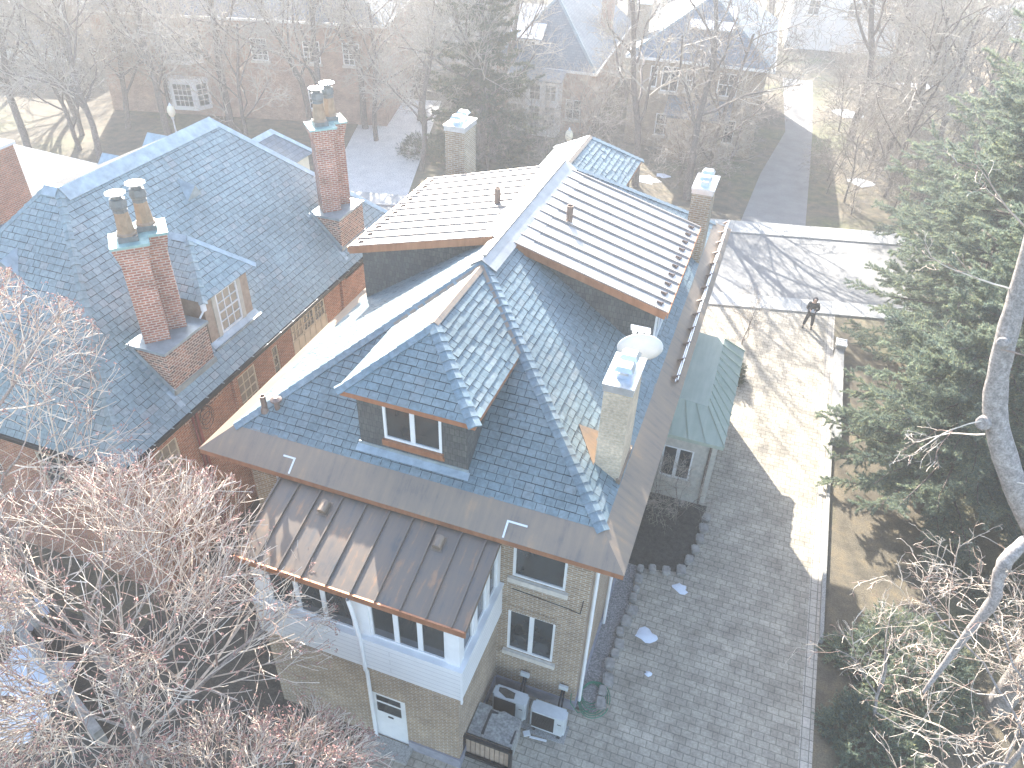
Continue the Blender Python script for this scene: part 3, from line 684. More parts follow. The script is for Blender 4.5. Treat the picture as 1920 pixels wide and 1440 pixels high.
# dormer
DX, DY0, DY1, DZ = -15.38, 15.88, 18.06, 8.42
zb = NZ+NS*(NX-DX)
w = MB(); wallface(w, (DX, DY0, zb-.05), (0, 1, 0), (0, 0, 1), DY1-DY0, DZ-zb+.05, [(.56, 1.62, .1, 1.55)], .07)
for y in (DY0, DY1): w.poly([(DX, y, zb-.1), (DX, y, DZ), (NX-(DZ-NZ)/NS, y, DZ), (NX-(DZ-NZ)/NS-.1, y, DZ-.3)])
dm = w.build('dormer', 'wood', H2)
window(dm, (DX, DY0+.56, zb+.05), (0, 1, 0), (0, 0, 1), 1.06, 1.45, 3, 4, .06, .03, .04, 'white', 'glass_warm', sub=True, midrail=True)
for y in (DY0+.38, DY1-.56):
    k = MB(); k.box(DX-.02, DX+.03, y, y+.17, zb+.02, DZ-.02); k.build('dormer_trim', 'mullion_stone', dm)
my = (DY0+DY1)/2; hw = 1.34; dz2 = DZ+.05; ap = (DX+.28-hw*.95, my, dz2+hw*.95*NS); bk = (NX-(ap[2]-NZ)/NS, my, ap[2])
vL, vR = (NX-(dz2-NZ)/NS, my-hw, dz2), (NX-(dz2-NZ)/NS, my+hw, dz2); fL, fR = (DX+.28, my-hw, dz2), (DX+.28, my+hw, dz2)
k = MB()
for pl in ([fL, fR, ap], [fL, ap, bk, vL], [fR, ap, bk, vR]): k.slab([Vector(p)-Vector((0, 0, .004)) for p in pl], .04)
k.build('dormer_deck', 'underlay', dm)
k = MB()
for pl in ([fL, fR, ap], [fL, ap, bk, vL], [fR, ap, bk, vR]): slates(k, pl, .27, .21, .014, .006)
hipcap(k, fL, ap, Vector((0, -NS, 1)), nr, .27, .13, .012); k.build('dormer_roof', 'slate_grey', dm, uv=False)
k = MB(); ridge(k, ap, bk, Vector((0, -NS, 1)), Vector((0, NS, 1)), .18, .02, .03); ridge(k, fR, ap, Vector((0, NS, 1)), nr, .14, .02, .025); k.build('dormer_flashing', 'lead', dm)
k = MB(); k.box(DX-.05, DX+.22, DY0-.1, DY1+.15, zb-.16, zb-.12)
k.slab([(DX, DY0-.08, zb+.03), (DX, DY1+.12, zb+.03), (DX+.2, DY1+.12, zb-.17), (DX+.2, DY0-.08, zb-.17)], .02); k.build('dormer_flashing', 'lead', dm)
k = MB(); k.lathe((DX+.12, DY0-.12, 8.1), [(.02, 0), (.09, .02), (.09, .2), (.05, .28)], 12); k.tube([(DX+.1, DY0-.12, 8.1), (DX, DY0-.5, 7.7), (DX-.05, DY0-.75, 7.55)], .03, 6); k.build('flood_lamp', 'white', dm)
# pyramid roof vents, front dormer, small left dormers
def on2(y, d): return Vector((NX-d, y, NZ+NS*d))
for c, u, v, n in ((on2(19.6, 3.75), Vector((0, 1, 0)), Vector((-1, 0, NS)).normalized(), nr.normalized()), (Vector((-20.4, 14.1, NZ+NS*3.3)), Vector((1, 0, 0)), Vector((0, 1, NS)).normalized(), nb.normalized())):
    k = MB(); k.mesh([c-u*.38-v*.3, c+u*.38-v*.3, c+v*.55, c+n*.4-v*.05], [(0, 1, 3), (1, 2, 3), (2, 0, 3)]); k.build('roof_vent', 'lead', H2)
k = MB(); c = (-19.97, 26.7, 9.5); e1, e2 = (-21.2, 27.85, 8.4), (-18.75, 27.85, 8.4); g1, g2, g3 = (-21.2, 25.4, 8.4), (-18.75, 25.4, 8.4), (-19.97, 24.5, 9.5)
k.slab([e1, e2, c], .05); k.slab([e2, g2, g3, c], .05); k.slab([e1, c, g3, g1], .05); fd = k.build('front_dormer', 'slate_far', H2)
k = MB(); k.box(-21.0, -18.95, 25.5, 27.6, 7.2, 8.4); k.build('dormer_wall', 'cream', fd)
k = MB(); ridge(k, c, g3, nr, nl, .2, .02, .04); ridge(k, e2, c, nr, nf, .16, .02, .03); k.build('dormer_flashing', 'lead', fd)
for y in (19.5, 21.7):
    k = MB(); k.slab([(-20.3, y, 10.75), (-21.6, y, 10.75), (-21.6, y-.9, 9.9), (-20.3, y-.9, 9.9)], .05); k.slab([(-20.3, y, 10.75), (-21.6, y, 10.75), (-21.6, y+.9, 9.9), (-20.3, y+.9, 9.9)], .05); k.build('left_dormer', 'lead', H2)
# rear dormer behind the branches
k = MB(); c = (-22.6, 11.5, 8.6); g = (-22.6, 13.3, 8.6)
for s in (-1, 1): k.slab([c, g, (c[0]+s*1.1, 12.6, 7.5), (c[0]+s*1.1, 11.2, 7.5)], .05)
rd = k.build('rear_dormer', 'slate_far', H2)
k = MB(); k.box(-23.5, -21.7, 11.5, 12.6, 6.4, 7.6); k.build('dormer_wall', 'wood', rd)
k = MB(); ridge(k, c, g, nr, nl, .22, .02, .04); k.build('dormer_flashing', 'lead', rd)
# diagonal chimneys
def tudor(x0, x1, y0, y1, zc, cx, cy, ztop, round_cap):
    b = MB(); b.box(x0, x1, y0, y1, 5.2, zc-.04); ch = b.build('chimney', 'brick_base', H2)
    k = MB(); k.prism([(x0-.05, y0-.05), (x1+.06, y0-.05), (x1+.06, y1+.05), (x0-.05, y1+.05)], zc-.04, zc+.05)
    k.slab([(x1+.03, y0-.1, NZ+.28), (x1+.03, y1+.1, NZ+.28), (x1+.3, y1+.1, NZ+.12), (x1+.3, y0-.1, NZ+.12)], .03)
    k.box(x1, x1+.03, y0-.06, y1+.06, NZ+.1, NZ+.62)
    zy = lambda x: NZ+NS*(NX-x)
    k.slab([(x1+.3, y0-.02, zy(x1+.3)+.02), (x1+.3, y0-.2, zy(x1+.3)+.02), (x0, y0-.2, zy(x0)+.02), (x0, y0-.02, zy(x0)+.02)], .03)
    k.slab([(x0+.02, y0-.04, zy(x0)+.06), (x1+.03, y0-.04, zy(x1)+.0), (x1+.03, y0-.04, zy(x1)+.2), (x0+.02, y0-.04, zy(x0)+.26)], .03)
    k.build('chimney_flashing', 'lead', ch)
    dia = lambda yc, h: [(cx, yc-h), (cx+h, yc), (cx, yc+h), (cx-h, yc)]
    dy, h = .36, .5
    def outline(h):      # two diamonds side by side
        return [(cx, cy-dy-h), (cx+h, cy-dy), (cx+h-dy, cy), (cx+h, cy+dy), (cx, cy+dy+h), (cx-h, cy+dy), (cx-h+dy, cy), (cx-h, cy-dy)]
    k = MB()
    k.prism(outline(h), zc, ztop-.55)
    for i in range(7): k.prism(outline(h+.022*(i+1)), ztop-.55+i*.075, ztop-.55+(i+1)*.075+.001, True)
    k.build('chimney_shaft', 'brick_shaft', ch)
    k = MB(); k.prism(outline(h+.2), ztop-.02, ztop+.05); k.build('chimney_cap', 'patina', ch)
    k = MB(); k.prism(outline(.36), ztop+.05, ztop+.2); k.build('pot_base', 'lead_dark', ch)
    for y in (cy-dy, cy+dy):
        k = MB(); n = 8
        k.lathe((cx, y, ztop+.15), [(.27, 0), (.27, .08), (.23, .12), (.185, .68)], n)
        p_ = k.build('chimney_pot', 'pot_copper', ch)
    for y in (cy-dy, cy+dy):
        k = MB(); k.lathe((cx, y, ztop+.83), [(.185, 0), (.2, .01), (.2, .05), (.185, .06), (.185, .1), (.215, .13), (.215, .17), (.2, .19), (.235, .2), (.2, .36), (.14, .38), (.14, .5), (.16, .5)], 8); k.build('pot_collar', 'lead_dark', ch)
        k = MB(); k.lathe((cx, y, ztop+1.33), [(.27, 0), (.27, .025)], 24 if round_cap else 8); k.build('pot_lid', 'zinc', ch)
tudor(-16.3, -15.06, 13.66, 15.5, 7.89, -15.86, 14.7, 11.0, False)
tudor(-16.4, -15.1, 23.44, 25.25, 7.8, -15.88, 24.5, 11.05, True)

# ================================================================ ground, street, drive
def sheet(name, pts, z, mat, kind='structure'):
    k = MB(); k.poly([(x, y, z) for x, y in pts]); o = k.build(name, mat); o['kind'] = kind; return o
sheet('ground', [(-150, -35), (150, -35), (150, 230), (-150, 230)], 0, 'lawn')
SA = R(13.4); sx, sy = math.cos(SA), math.sin(SA); px_, py_ = -sy, sx
def st(a, d): return (a*sx+d*px_, a*sy+d*py_)       # a along the street, d across it
def strip(name, d0, d1, z, mat, a0=-140, a1=140): return sheet(name, [st(a0, d0), st(a1, d0), st(a1, d1), st(a0, d1)], z, mat)
strip('street', 36.95, 44.55, .006, 'asphalt')
M['slab'] = brick('slab', (.43, .42, .39), (.47, .455, .42), (.2, .19, .18), 1.5, 50, .012, .9, .15, .3, 0)
for nm, d0, d1 in (('near_sidewalk', 35.65, 36.95), ('far_sidewalk', 44.55, 46.2)):
    k = MB(); A = [st(-140, d0), st(140, d0), st(140, d1), st(-140, d1)]; k.prism(A, -.05, .09); k.build(nm, 'slab')['kind'] = 'structure'
sheet('driveway', [(-6.9, 3), (4.36, 3), (4.36, 37.7), (-1.6, 36.28), (-1.6, 12.14), (-4.26, 12.14), (-4.26, 9.46), (-6.9, 9.46)], .008, 'pavers')
M['paver_row'] = brick('paver_row', (.42, .375, .31), (.5, .45, .38), (.2, .185, .155), .22, .34, .014, .9, .2, .5, 0)
sheet('driveway_border', [(4.36, 3), (4.72, 3), (4.72, 37.78), (4.36, 37.7)], .0085, 'paver_row')
sheet('gravel_strip', [(-1.85, 12.2), (-1.2, 12.2), (-1.2, 17.9), (-1.85, 17.9)], .016, 'gravel')
sheet('garden_bed', [(-1.85, 17.95), (-.9, 17.9), (.25, 18.2), (.5, 19), (.55, 21.6), (-1.85, 21.6)], .014, 'soil')
sheet('side_yard', [(-15.1, 9.46), (-9.7, 9.46), (-9.7, 12.13), (-11.45, 12.13), (-11.45, 36), (-15.1, 35)], .004, 'soil')
sheet('back_yard', [(-40, -20), (-6.9, -20), (-6.9, 9.46), (-15, 9.46), (-40, 10.8)], .004, 'soil')
sheet('far_driveway', [(-1.2, 47.2), (2.7, 48.1), (2.5, 57.5), (2.3, 66), (1.6, 82), (-1.2, 82), (.2, 66), (-.8, 56)], .006, 'asphalt')
sheet('far_front_path', [st(-17, 46.2), st(-11.5, 46.2), st(-13, 66), st(-19, 66)], .006, 'sunlit_path')
sheet('front_walk', [(-9.6, 29), (-8.2, 29), (-8.2, 35), (-9.6, 34.6)], .006, 'slab')
# kerb wall along the drive
LW = thing('low_wall', 'pale concrete kerb wall along the right side of the paved drive', 'wall', (4.85, 25, 0))
k = MB(); k.box(4.72, 5.12, 27, 34.2, 0, .42); k.build('wall_block', 'concrete', LW)
k = MB(); k.box(4.72, 4.84, 17.0, 27, 0, .16); k.build('kerb', 'concrete', LW)
k = MB(); k.box(4.72, 5.16, 33.9, 34.5, 0, .6); k.build('end_pier', 'concrete', LW)
k = MB(); k.box(4.7, 4.74, 33.88, 34.52, .6, .68); k.box(5.14, 5.18, 33.88, 34.52, .6, .68)
for i in range(4): k.box(4.74, 5.14, 33.9+i*.18, 33.96+i*.18, .61, .67)
k.build('grille', 'white', LW)
# kerb stones
stones = [(-1.15, 12.5, .3), (-1.2, 12.9, .26), (-1.13, 13.3, .34), (-1.22, 13.85, .3), (-1.16, 14.25, .24), (-1.12, 14.6, .3), (-1.2, 15.05, .26), (-1.1, 15.5, .34), (-1.02, 15.95, .34), (-1.1, 16.5, .24), (-1.08, 16.85, .22), (-1.1, 17.3, .28), (-1.15, 17.75, .24), (-.75, 17.9, .26), (-.3, 17.98, .28), (.18, 18.2, .34), (.36, 18.75, .3), (.48, 19.3, .28), (.55, 19.85, .3), (.6, 20.4, .34), (.62, 20.95, .3)]
NUM = 'first second third fourth fifth sixth seventh eighth ninth tenth eleventh twelfth thirteenth fourteenth fifteenth sixteenth seventeenth eighteenth nineteenth twentieth'.split()
def ordinal(i):
    if i < 20: return NUM[i]
    t = ['twenty', 'thirty', 'forty', 'fifty', 'sixty', 'seventy', 'eighty', 'ninety'][(i+1)//10-2]
    return t+'-'+NUM[(i+1) % 10-1] if (i+1) % 10 else t[:-1]+'ieth'
for i, (x, y, r) in enumerate(stones):
    bm = bmesh.new(); bmesh.ops.create_cube(bm, size=1)
    bmesh.ops.bevel(bm, geom=bm.edges[:], offset=.14, segments=2, affect='EDGES')
    a = random.uniform(-.25, .25)
    for v in bm.verts:
        q = Vector(v.co); q = Vector((q.x*r*.95, q.y*r*1.25, q.z*.2))+Vector((random.uniform(-.012, .012), random.uniform(-.012, .012), random.uniform(-.008, .008)))
        v.co = Vector((x+q.x*math.cos(a)-q.y*math.sin(a), y+q.x*math.sin(a)+q.y*math.cos(a), .09+q.z))
    me = bpy.data.meshes.new('edging_stone'); bm.to_mesh(me); bm.free(); me.materials.append(M['rock'])
    o = bpy.data.objects.new('edging_stone', me); COL.objects.link(o)
    where = 'by the gravel strip' if i < 13 else 'round the bed at the green bay'
    tag(o, f'rough grey block {where}, {ordinal(i)} from the hose', 'stone', 'stones edging the drive')
# snow patches
def patch(x, y, r, label, n=14, z=.012):
    V = []; k = MB()
    P = [(x+r*random.uniform(.5, 1.1)*math.cos(t)*1.2, y+r*random.uniform(.45, 1)*math.sin(t)) for t in np.linspace(0, 6.283, n)[:-1]]
    c = [(x, y, z+.05)]; b = [(a, b_, z) for a, b_ in P]; m_ = [(x+(a-x)*.6, y+(b_-y)*.6, z+.045) for a, b_ in P]; L = len(P)
    k.mesh(c+m_+b, [(0, 1+i, 1+(i+1) % L) for i in range(L)]+[(1+i, 1+L+i, 1+L+(i+1) % L, 1+(i+1) % L) for i in range(L)])
    o = k.build('snow_patch', 'snow', uv=False, smooth=True); tag(o, label, 'snow patch', 'melting snow patches')
for x, y, r, l in ((.28, 17.5, .26, 'small snow patch on the drive beside the garden bed stones'), (-.4, 15.3, .34, 'ragged snow patch on the drive beside the gravel strip'),
                   (-.05, 14.0, .12, 'tiny snow scrap on the shaded drive pavers'), (-5.75, 62.1, 1.3, 'snow patch by the wall of the yellow brick house'), (5.9, 57.3, 1.0, 'bright snow patch on the far lawn near the tree'),
                   (5.2, 73, 1.4, 'snow patch under the trees right of the far drive'), (10.9, 85, 1.8, 'long snow patch far back at the upper right'), (-8.2, 51.5, .9, 'snow patch at the foot of the leaning tree trunk'), (-7.2, 52.6, .5, 'small snow scrap near the leaning tree trunk'),
                   (-17.0, 7.4, 1.3, 'blue-shaded snow sheet in the yard under the branches'), (-16.2, 6.2, .9, 'snow sheet at the lower left among the twigs'), (-19.2, 8.9, 1.0, 'snow by the brick house corner at the left edge'), (-17.6, 4.6, 1.3, 'snow at the lowest left edge of the yard')):
    patch(x, y, r, l, z=.016)
k = MB(); k.obox((-19.5, 8.9, 0), (.93, -.36, 0), (.36, .93, 0), (0, 0, 1), (0, 6.5, -.12, .12, 0, .7)); yw = k.build('garden_wall', 'rock'); tag(yw, 'low grey garden wall between snow sheets at lower left', 'wall')

# ================================================================ things behind the house
def ac_unit(x, y, label, mossy):
    t = thing('air_conditioner', label, 'air conditioner', (x, y, .12), 'air conditioning units')
    bm = bmesh.new(); bmesh.ops.create_cube(bm, size=1)
    for v in bm.verts: v.co = Vector((v.co.x*1.0, v.co.y*.36, v.co.z*.82+.43))
    bmesh.ops.bevel(bm, geom=[e for e in bm.edges if abs((e.verts[0].co-e.verts[1].co).z) > .5], offset=.06, segments=3, affect='EDGES')
    me = bpy.data.meshes.new('casing'); bm.to_mesh(me); bm.free(); me.materials.append(M['ac_paint'])
    b = bpy.data.objects.new('casing', me); COL.objects.link(b); b.parent = t; ORG[b.name] = org(t)
    k = MB(); k.box(x-.44, x+.2, y-.19, y-.176, .22, .9)
    k.build('grille', 'dark_plastic', t)
    k = MB()
    for i in range(11): k.box(x-.43, x+.19, y-.2, y-.192, .25+i*.06, .262+i*.06)
    k.build('grille_wire', 'black_metal', b, kind='stuff')
    k = MB(); k.box(x+.29, x+.4, y-.185, y-.178, .68, .71); k.build('badge', 'black_metal', t)
    for dx in (-.36, .36):
        k = MB(); k.box(x+dx-.04, x+dx+.04, y-.2, y+.2, .0, .14); k.build('foot', 'dark_plastic', t)
    k = MB(); k.box(x-.56, x+.56, y-.3, y+.26, 0, .03); k.build('base_pad', 'concrete', t)
    k = MB(); k.tube([(x+.15, y+.16, .5), (x+.16, y+.3, .55), (x+.14, 12.03, .8), (x+.14, 12.08, 1.0)], .03, 6); k.tube([(x+.24, y+.16, .45), (x+.25, y+.32, .5), (x+.2, 12.03, .75), (x+.2, 12.08, 1.0)], .025, 6); k.build('refrigerant_line', 'black_metal', t)
    k = MB(); k.box(x+.04, x+.3, 12.0, 12.065, .95, 1.12); k.build('line_cover', 'ac_paint', t)
    if mossy: k = MB(); k.prism([(x-.36, y-.02), (x-.1, y-.14), (x+.12, y-.1), (x+.1, y+.08), (x-.2, y+.13), (x-.38, y+.1)], .96, .966); k.build('moss', 'soil', t)
ac_unit(-3.5, 11.35, 'grey air conditioner in the wall corner with moss on its lid', True)
ac_unit(-2.36, 11.3, 'clean grey air conditioner nearest the drive, papers at its foot', False)
k = MB(); k.obox((-2.75, 10.85, .02), (.96, .1, 0), (-.1, .96, 0), (0, 0, 1), (0, .5, 0, .06, 0, .02)); k.obox((-2.9, 10.82, .02), (.8, .5, 0), (-.5, .8, 0), (0, 0, 1), (0, .2, 0, .16, 0, .04)); tag(k.build('paper_scrap', 'white'), 'crumpled white paper lying before the clean air conditioner', 'paper')
UB = thing('storage_box', 'weathered grey box with a split lid beside the porch corner', 'box', (-3.6, 10.35, 0))
k = MB(); k.box(-4.18, -3.0, 9.95, 10.78, 0, .96); k.build('box_body', 'weathered', UB)
k = MB(); k.box(-4.22, -3.84, 9.9, 10.82, .965, 1.0); k.prism([(-3.82, 9.9), (-2.96, 9.9), (-2.96, 10.7), (-3.2, 10.74), (-3.5, 10.8), (-3.62, 10.72), (-3.82, 10.74)], .965, 1.01); k.build('box_lid', 'weathered', UB)
k = MB(); k.prism([(-3.86, 10.0), (-3.78, 9.98), (-3.8, 10.3), (-3.79, 10.62), (-3.62, 10.66), (-3.62, 10.7), (-3.86, 10.72)], .99, 1.016); k.prism([(-3.05, 10.0), (-2.99, 10.0), (-3.0, 10.4), (-3.04, 10.38)], 1.0, 1.018); k.build('lid_crack', 'dark_plastic', UB)
GR = thing('rail_fence', 'black metal rail with pale wooden slats before the storage box', 'fence', (-3.6, 9.8, 0))
for z in (1.0, .08): k = MB(); k.box(-4.32, -2.9, 9.72, 9.8, z, z+.1); k.build('rail', 'black_metal', GR)
for x in (-4.32, -2.98):
    k = MB(); k.box(x, x+.08, 9.7, 9.82, 0, 1.1); k.build('post', 'black_metal', GR)
k = MB()
for i in range(9): k.box(-4.22+i*.137, -4.22+i*.137+.118, 9.83, 9.86, .1, 1.0)
k.build('slats', 'wood', GR)
k = MB()
for i in range(6):
    rr = .34+.05*i; cx_, cy_ = -1.5+.03*i, 12.75-.04*i
    k.tube([(cx_+rr*.75*math.cos(t), cy_+rr*math.sin(t), .05+.03*(i % 3)+.02*math.sin(3*t+i)) for t in np.linspace(0, 5.6+.1*i, 26)], .014, 5)
k.tube([(-1.95, 12.02, .9), (-1.93, 11.98, .5), (-1.7, 12.0, .1), (-1.4, 12.2, .06)], .014, 5)
tag(k.build('garden_hose', 'hose'), 'green garden hose coiled on the gravel at the house corner', 'hose')
k = MB(); k.lathe((-11.95, 33.4, 0), [(.42, 0), (.45, .7), (.4, 1.1), (.2, 1.3)], 14); bl = k.build('covered_grill', 'blue'); tag(bl, 'round blue cover standing in front of the gap between both houses', 'cover')

# ================================================================ the person on the drive
PB = Vector((3.42, 36.02, .01))
PE = thing('person', 'person in dark hooded coat standing on the sunlit drive holding a controller', 'person', PB)
def skin(name, verts, edges, rad, mat, parent, lev=2):
    me = bpy.data.meshes.new(name); me.from_pydata([tuple(Vector(v)) for v in verts], edges, []); me.update()
    me.materials.append(M[mat]); o = bpy.data.objects.new(name, me); COL.objects.link(o); o.parent = parent
    s = o.modifiers.new('skin', 'SKIN'); s.use_smooth_shade = True
    for i, r in enumerate(rad): me.skin_vertices[0].data[i].radius = (r, r) if np.isscalar(r) else r
    me.skin_vertices[0].data[0].use_root = True
    sb = o.modifiers.new('sub', 'SUBSURF'); sb.levels = lev; sb.render_levels = lev
    ORG[o.name] = org(parent); return o
V = [(0, 0, .9), (0, .0, 1.12), (0, .01, 1.36), (0, -.01, 1.5), (0, -.04, 1.6), (0, -.06, 1.7),
     (-.17, 0, 1.4), (-.24, -.02, 1.12), (-.1, -.26, 1.13), (.17, 0, 1.4), (.25, -.02, 1.12), (.08, -.27, 1.1),
     (-.1, 0, .86), (-.16, -.02, .48), (-.21, .02, .09), (-.22, -.04, .05), (.1, 0, .86), (.15, -.01, .48), (.17, .03, .09), (.18, -.03, .05)]
Ed = [(0, 1), (1, 2), (2, 3), (3, 4), (4, 5), (2, 6), (6, 7), (7, 8), (2, 9), (9, 10), (10, 11), (0, 12), (12, 13), (13, 14), (14, 15), (0, 16), (16, 17), (17, 18), (18, 19)]
skin('body', V, Ed, [.13, .13, .13, .06, .085, .075, .06, .05, .035, .06, .05, .035, .085, .06, .04, .03, .085, .06, .04, .03], 'skin', PE)
skin('coat', [(0, 0, .78), (0, 0, .95), (0, .0, 1.15), (0, .01, 1.38), (-.19, 0, 1.4), (-.27, -.02, 1.12), (-.13, -.22, 1.12), (.19, 0, 1.4), (.28, -.02, 1.12), (.11, -.23, 1.1)],
     [(0, 1), (1, 2), (2, 3), (3, 4), (4, 5), (5, 6), (3, 7), (7, 8), (8, 9)], [(.2, .15), (.19, .15), (.19, .15), (.18, .14), .095, .08, .06, .095, .08, .06], 'cloth_black', PE)
skin('hood', [(0, .03, 1.47), (0, .04, 1.6), (0, .0, 1.73)], [(0, 1), (1, 2)], [.13, (.14, .12), (.12, .12)], 'cloth_black', PE)
skin('trousers', [(0, 0, .9), (-.1, 0, .82), (-.16, -.02, .48), (-.21, .02, .12), (.1, 0, .82), (.15, -.01, .48), (.17, .03, .12)], [(0, 1), (1, 2), (2, 3), (0, 4), (4, 5), (5, 6)], [.14, .115, .085, .075, .115, .085, .075], 'cloth_black', PE)
for xx, yy in ((-.23, -.07), (.18, -.05)): skin('shoe', [(xx, yy+.1, .05), (xx, yy-.02, .05), (xx-.01, yy-.14, .04)], [(0, 1), (1, 2)], [.05, .05, .045], 'cloth_black', PE)
for s in (-1, 1):
    hb = Vector((s*.09-.01, -.27, 1.12)); VV = [hb, hb+Vector((0, -.05, .0))]; EE = [(0, 1)]; RR = [.034, .036]
    for i in range(4):
        q = len(VV); z = .03-.02*i; VV += [hb+Vector((-s*.01, -.09, z)), hb+Vector((-s*.05, -.11-.004*(i % 2), z))]; EE += [(1, q), (q, q+1)]; RR += [.011, .009]
    q = len(VV); VV += [hb+Vector((-s*.04, -.05, .045)), hb+Vector((-s*.07, -.07, .05))]; EE += [(1, q), (q, q+1)]; RR += [.012, .01]
    skin('hand', VV, EE, RR, 'skin', PE, 1)
k = MB(); k.obox(PB+Vector((0, -.36, 1.13)), (1, 0, 0), (0, .8, .6), (0, -.6, .8), (-.1, .1, -.05, .05, -.015, .015)); k.obox(PB+Vector((0, -.36, 1.13)), (1, 0, 0), (0, .8, .6), (0, -.6, .8), (-.045, .045, .05, .13, -.008, .008))
tag(k.build('remote_controller', 'ac_paint'), 'small pale controller held by the person in the dark coat', 'controller')
PE.rotation_euler = (0, 0, 0)

# ================================================================ street lamps
def lamp(x, y, label):
    t = thing('street_lamp', label, 'street lamp', (x, y, 0), 'globe street lamps')
    k = MB(); k.lathe((x, y, 0), [(.16, 0), (.16, .3), (.08, .45), (.055, .6), (.05, 3.5), (.09, 3.55), (.12, 3.7)], 10); k.build('pole', 'zinc', t)
    k = MB(); k.lathe((x, y, 3.7), [(.1, 0), (.2, .12), (.25, .3), (.24, .48), (.16, .66), (.06, .74)], 14); k.build('globe', 'globe', t, smooth=True)
    k = MB(); k.lathe((x, y, 4.42), [(.1, 0), (.07, .05), (.02, .16)], 10); k.build('finial', 'zinc', t)
lamp(-37.3, 39.9, 'globe street lamp just above the brick house ridge')
lamp(-12.5, 46.4, 'globe street lamp seen above the front dormer ridge of the slate house')
# ================================================================ houses across the street
def house(name, label, x, y, rot, W, D, ze, zr, wall, roof, wins, extra=None, ov=.45, gable=False, group=None):
    t = thing(name, label, 'house', (x, y, 0), group, local=True); t.rotation_euler.z = rot
    w = MB(); hl = [(wx, wx+ww, wz, wz+wh) for wx, wz, ww, wh, *_ in wins]
    wallface(w, (-W/2, -D/2, 0), (1, 0, 0), (0, 0, 1), W, ze-.05, hl, .12); wallface(w, (W/2, -D/2, 0), (0, 1, 0), (0, 0, 1), D, ze-.05)
    wallface(w, (W/2, D/2, 0), (-1, 0, 0), (0, 0, 1), W, ze-.05); wallface(w, (-W/2, D/2, 0), (0, -1, 0), (0, 0, 1), D, ze-.05)
    w.build('wall', wall, t)
    for wx, wz, ww, wh, c, r in wins: window(t, (-W/2+wx, -D/2, wz), (1, 0, 0), (0, 0, 1), ww, wh, c, r, .08, .06, .07, sill='stone_sill')
    a, b = W/2+ov, D/2+ov; h = min(a, b); k = MB()
    p = [(-a, -b, ze), (a, -b, ze), (a, b, ze), (-a, b, ze)]
    if b >= a: q = [(0, -b+a, zr), (0, b-a, zr)]; fs = [(0, 1, 4), (1, 2, 5, 4), (2, 3, 5), (3, 0, 4, 5)]
    else: q = [(-a+b, 0, zr), (a-b, 0, zr)]; fs = [(0, 1, 5, 4), (1, 2, 5), (2, 3, 4, 5), (3, 0, 4)]
    k.mesh(p+q, fs+[(3, 2, 1, 0)]); k.build('roof', roof, t)
    k = MB(); k.box(-a-.03, a+.03, -b-.05, -b, ze-.16, ze+.02); k.box(a, a+.05, -b, b, ze-.16, ze+.02); k.box(-a-.05, -a, -b, b, ze-.16, ze+.02); k.build('gutter', 'white', t)
    k = MB()
    nrm = [Vector((0, -(zr-ze)/h, 1)), Vector(((zr-ze)/h, 0, 1)), Vector((0, (zr-ze)/h, 1)), Vector((-(zr-ze)/h, 0, 1))]
    for i, (e0, e1) in enumerate(((p[0], q[0]), (p[1], q[0] if b >= a else q[1]))): hipcap(k, e0, e1, nrm[0], nrm[3] if i == 0 else nrm[1], .4, .16, .02)
    k.build('hip_cap', 'slate_cap', t, uv=False)
    if extra: extra(t)
    return t
def stack(t, x0, x1, y0, y1, z0, z1, mat):
    k = MB(); k.box(x0, x1, y0, y1, z0, z1); c = k.build('chimney', mat, t)
    k = MB(); k.box(x0-.08, x1+.08, y0-.08, y1+.08, z1, z1+.12); k.lathe(((x0+x1)/2, (y0+y1)/2, z1+.1), [(.16, 0), (.14, .4)], 8); k.build('chimney_cap', 'white', c)
def shed(t, x, y, z, W, D, H, wn, slope=.55, back=3.2):
    """boxy front dormer under a metal shed roof"""
    k = MB(); wallface(k, (x-W/2, y, z), (1, 0, 0), (0, 0, 1), W, H, [(W*.12+i*W*.42, W*.12+i*W*.42+W*.32, H*.3, H*.8) for i in range(wn)], .08)
    for sx_ in (-1, 1): k.poly([(x+sx_*W/2, y, z), (x+sx_*W/2, y, z+H), (x+sx_*W/2, y+back*.8, z+H+.3), (x+sx_*W/2, y+back*.8, z+H-1)])
    d = k.build('dormer', 'white', t)
    for i in range(wn): window(d, (x-W/2+W*.12+i*W*.42, y, z+H*.3), (1, 0, 0), (0, 0, 1), W*.32, H*.5, 2, 2, .06, .04, .05, sub=True)
    k = MB(); a, b = Vector((x-W/2-.25, y-.3, z+H-.0)), Vector((x+W/2+.25, y-.3, z+H-.0)); c, e = b+Vector((0, back, back*slope)), a+Vector((0, back, back*slope)); k.slab([a, b, c, e], .12); k.build('dormer_roof', 'zinc', d)
    k = MB(); seams(k, a, b, e, c, 4, .05, .04); k.build('dormer_seam', 'copper_seam', d, kind='stuff')
def ex3(t):
    stack(t, -5.3, -4.4, -4.2, -3.2, 5.6, 9.0, 'brick_buff'); shed(t, .3, -6.0, 6.9, 2.6, 2, 1.3, 2, .35, 3)
    k = MB(); k.box(-1.5, 2.5, -10.2, -8.05, 0, 3.2); pr_ = k.build('entry_porch', 'brick_buff', t); k = MB(); k.slab([(-1.8, -10.5, 3.2), (2.8, -10.5, 3.2), (2.8, -7.9, 3.9), (-1.8, -7.9, 3.9)], .15); k.build('porch_roof', 'slate_far', pr_)
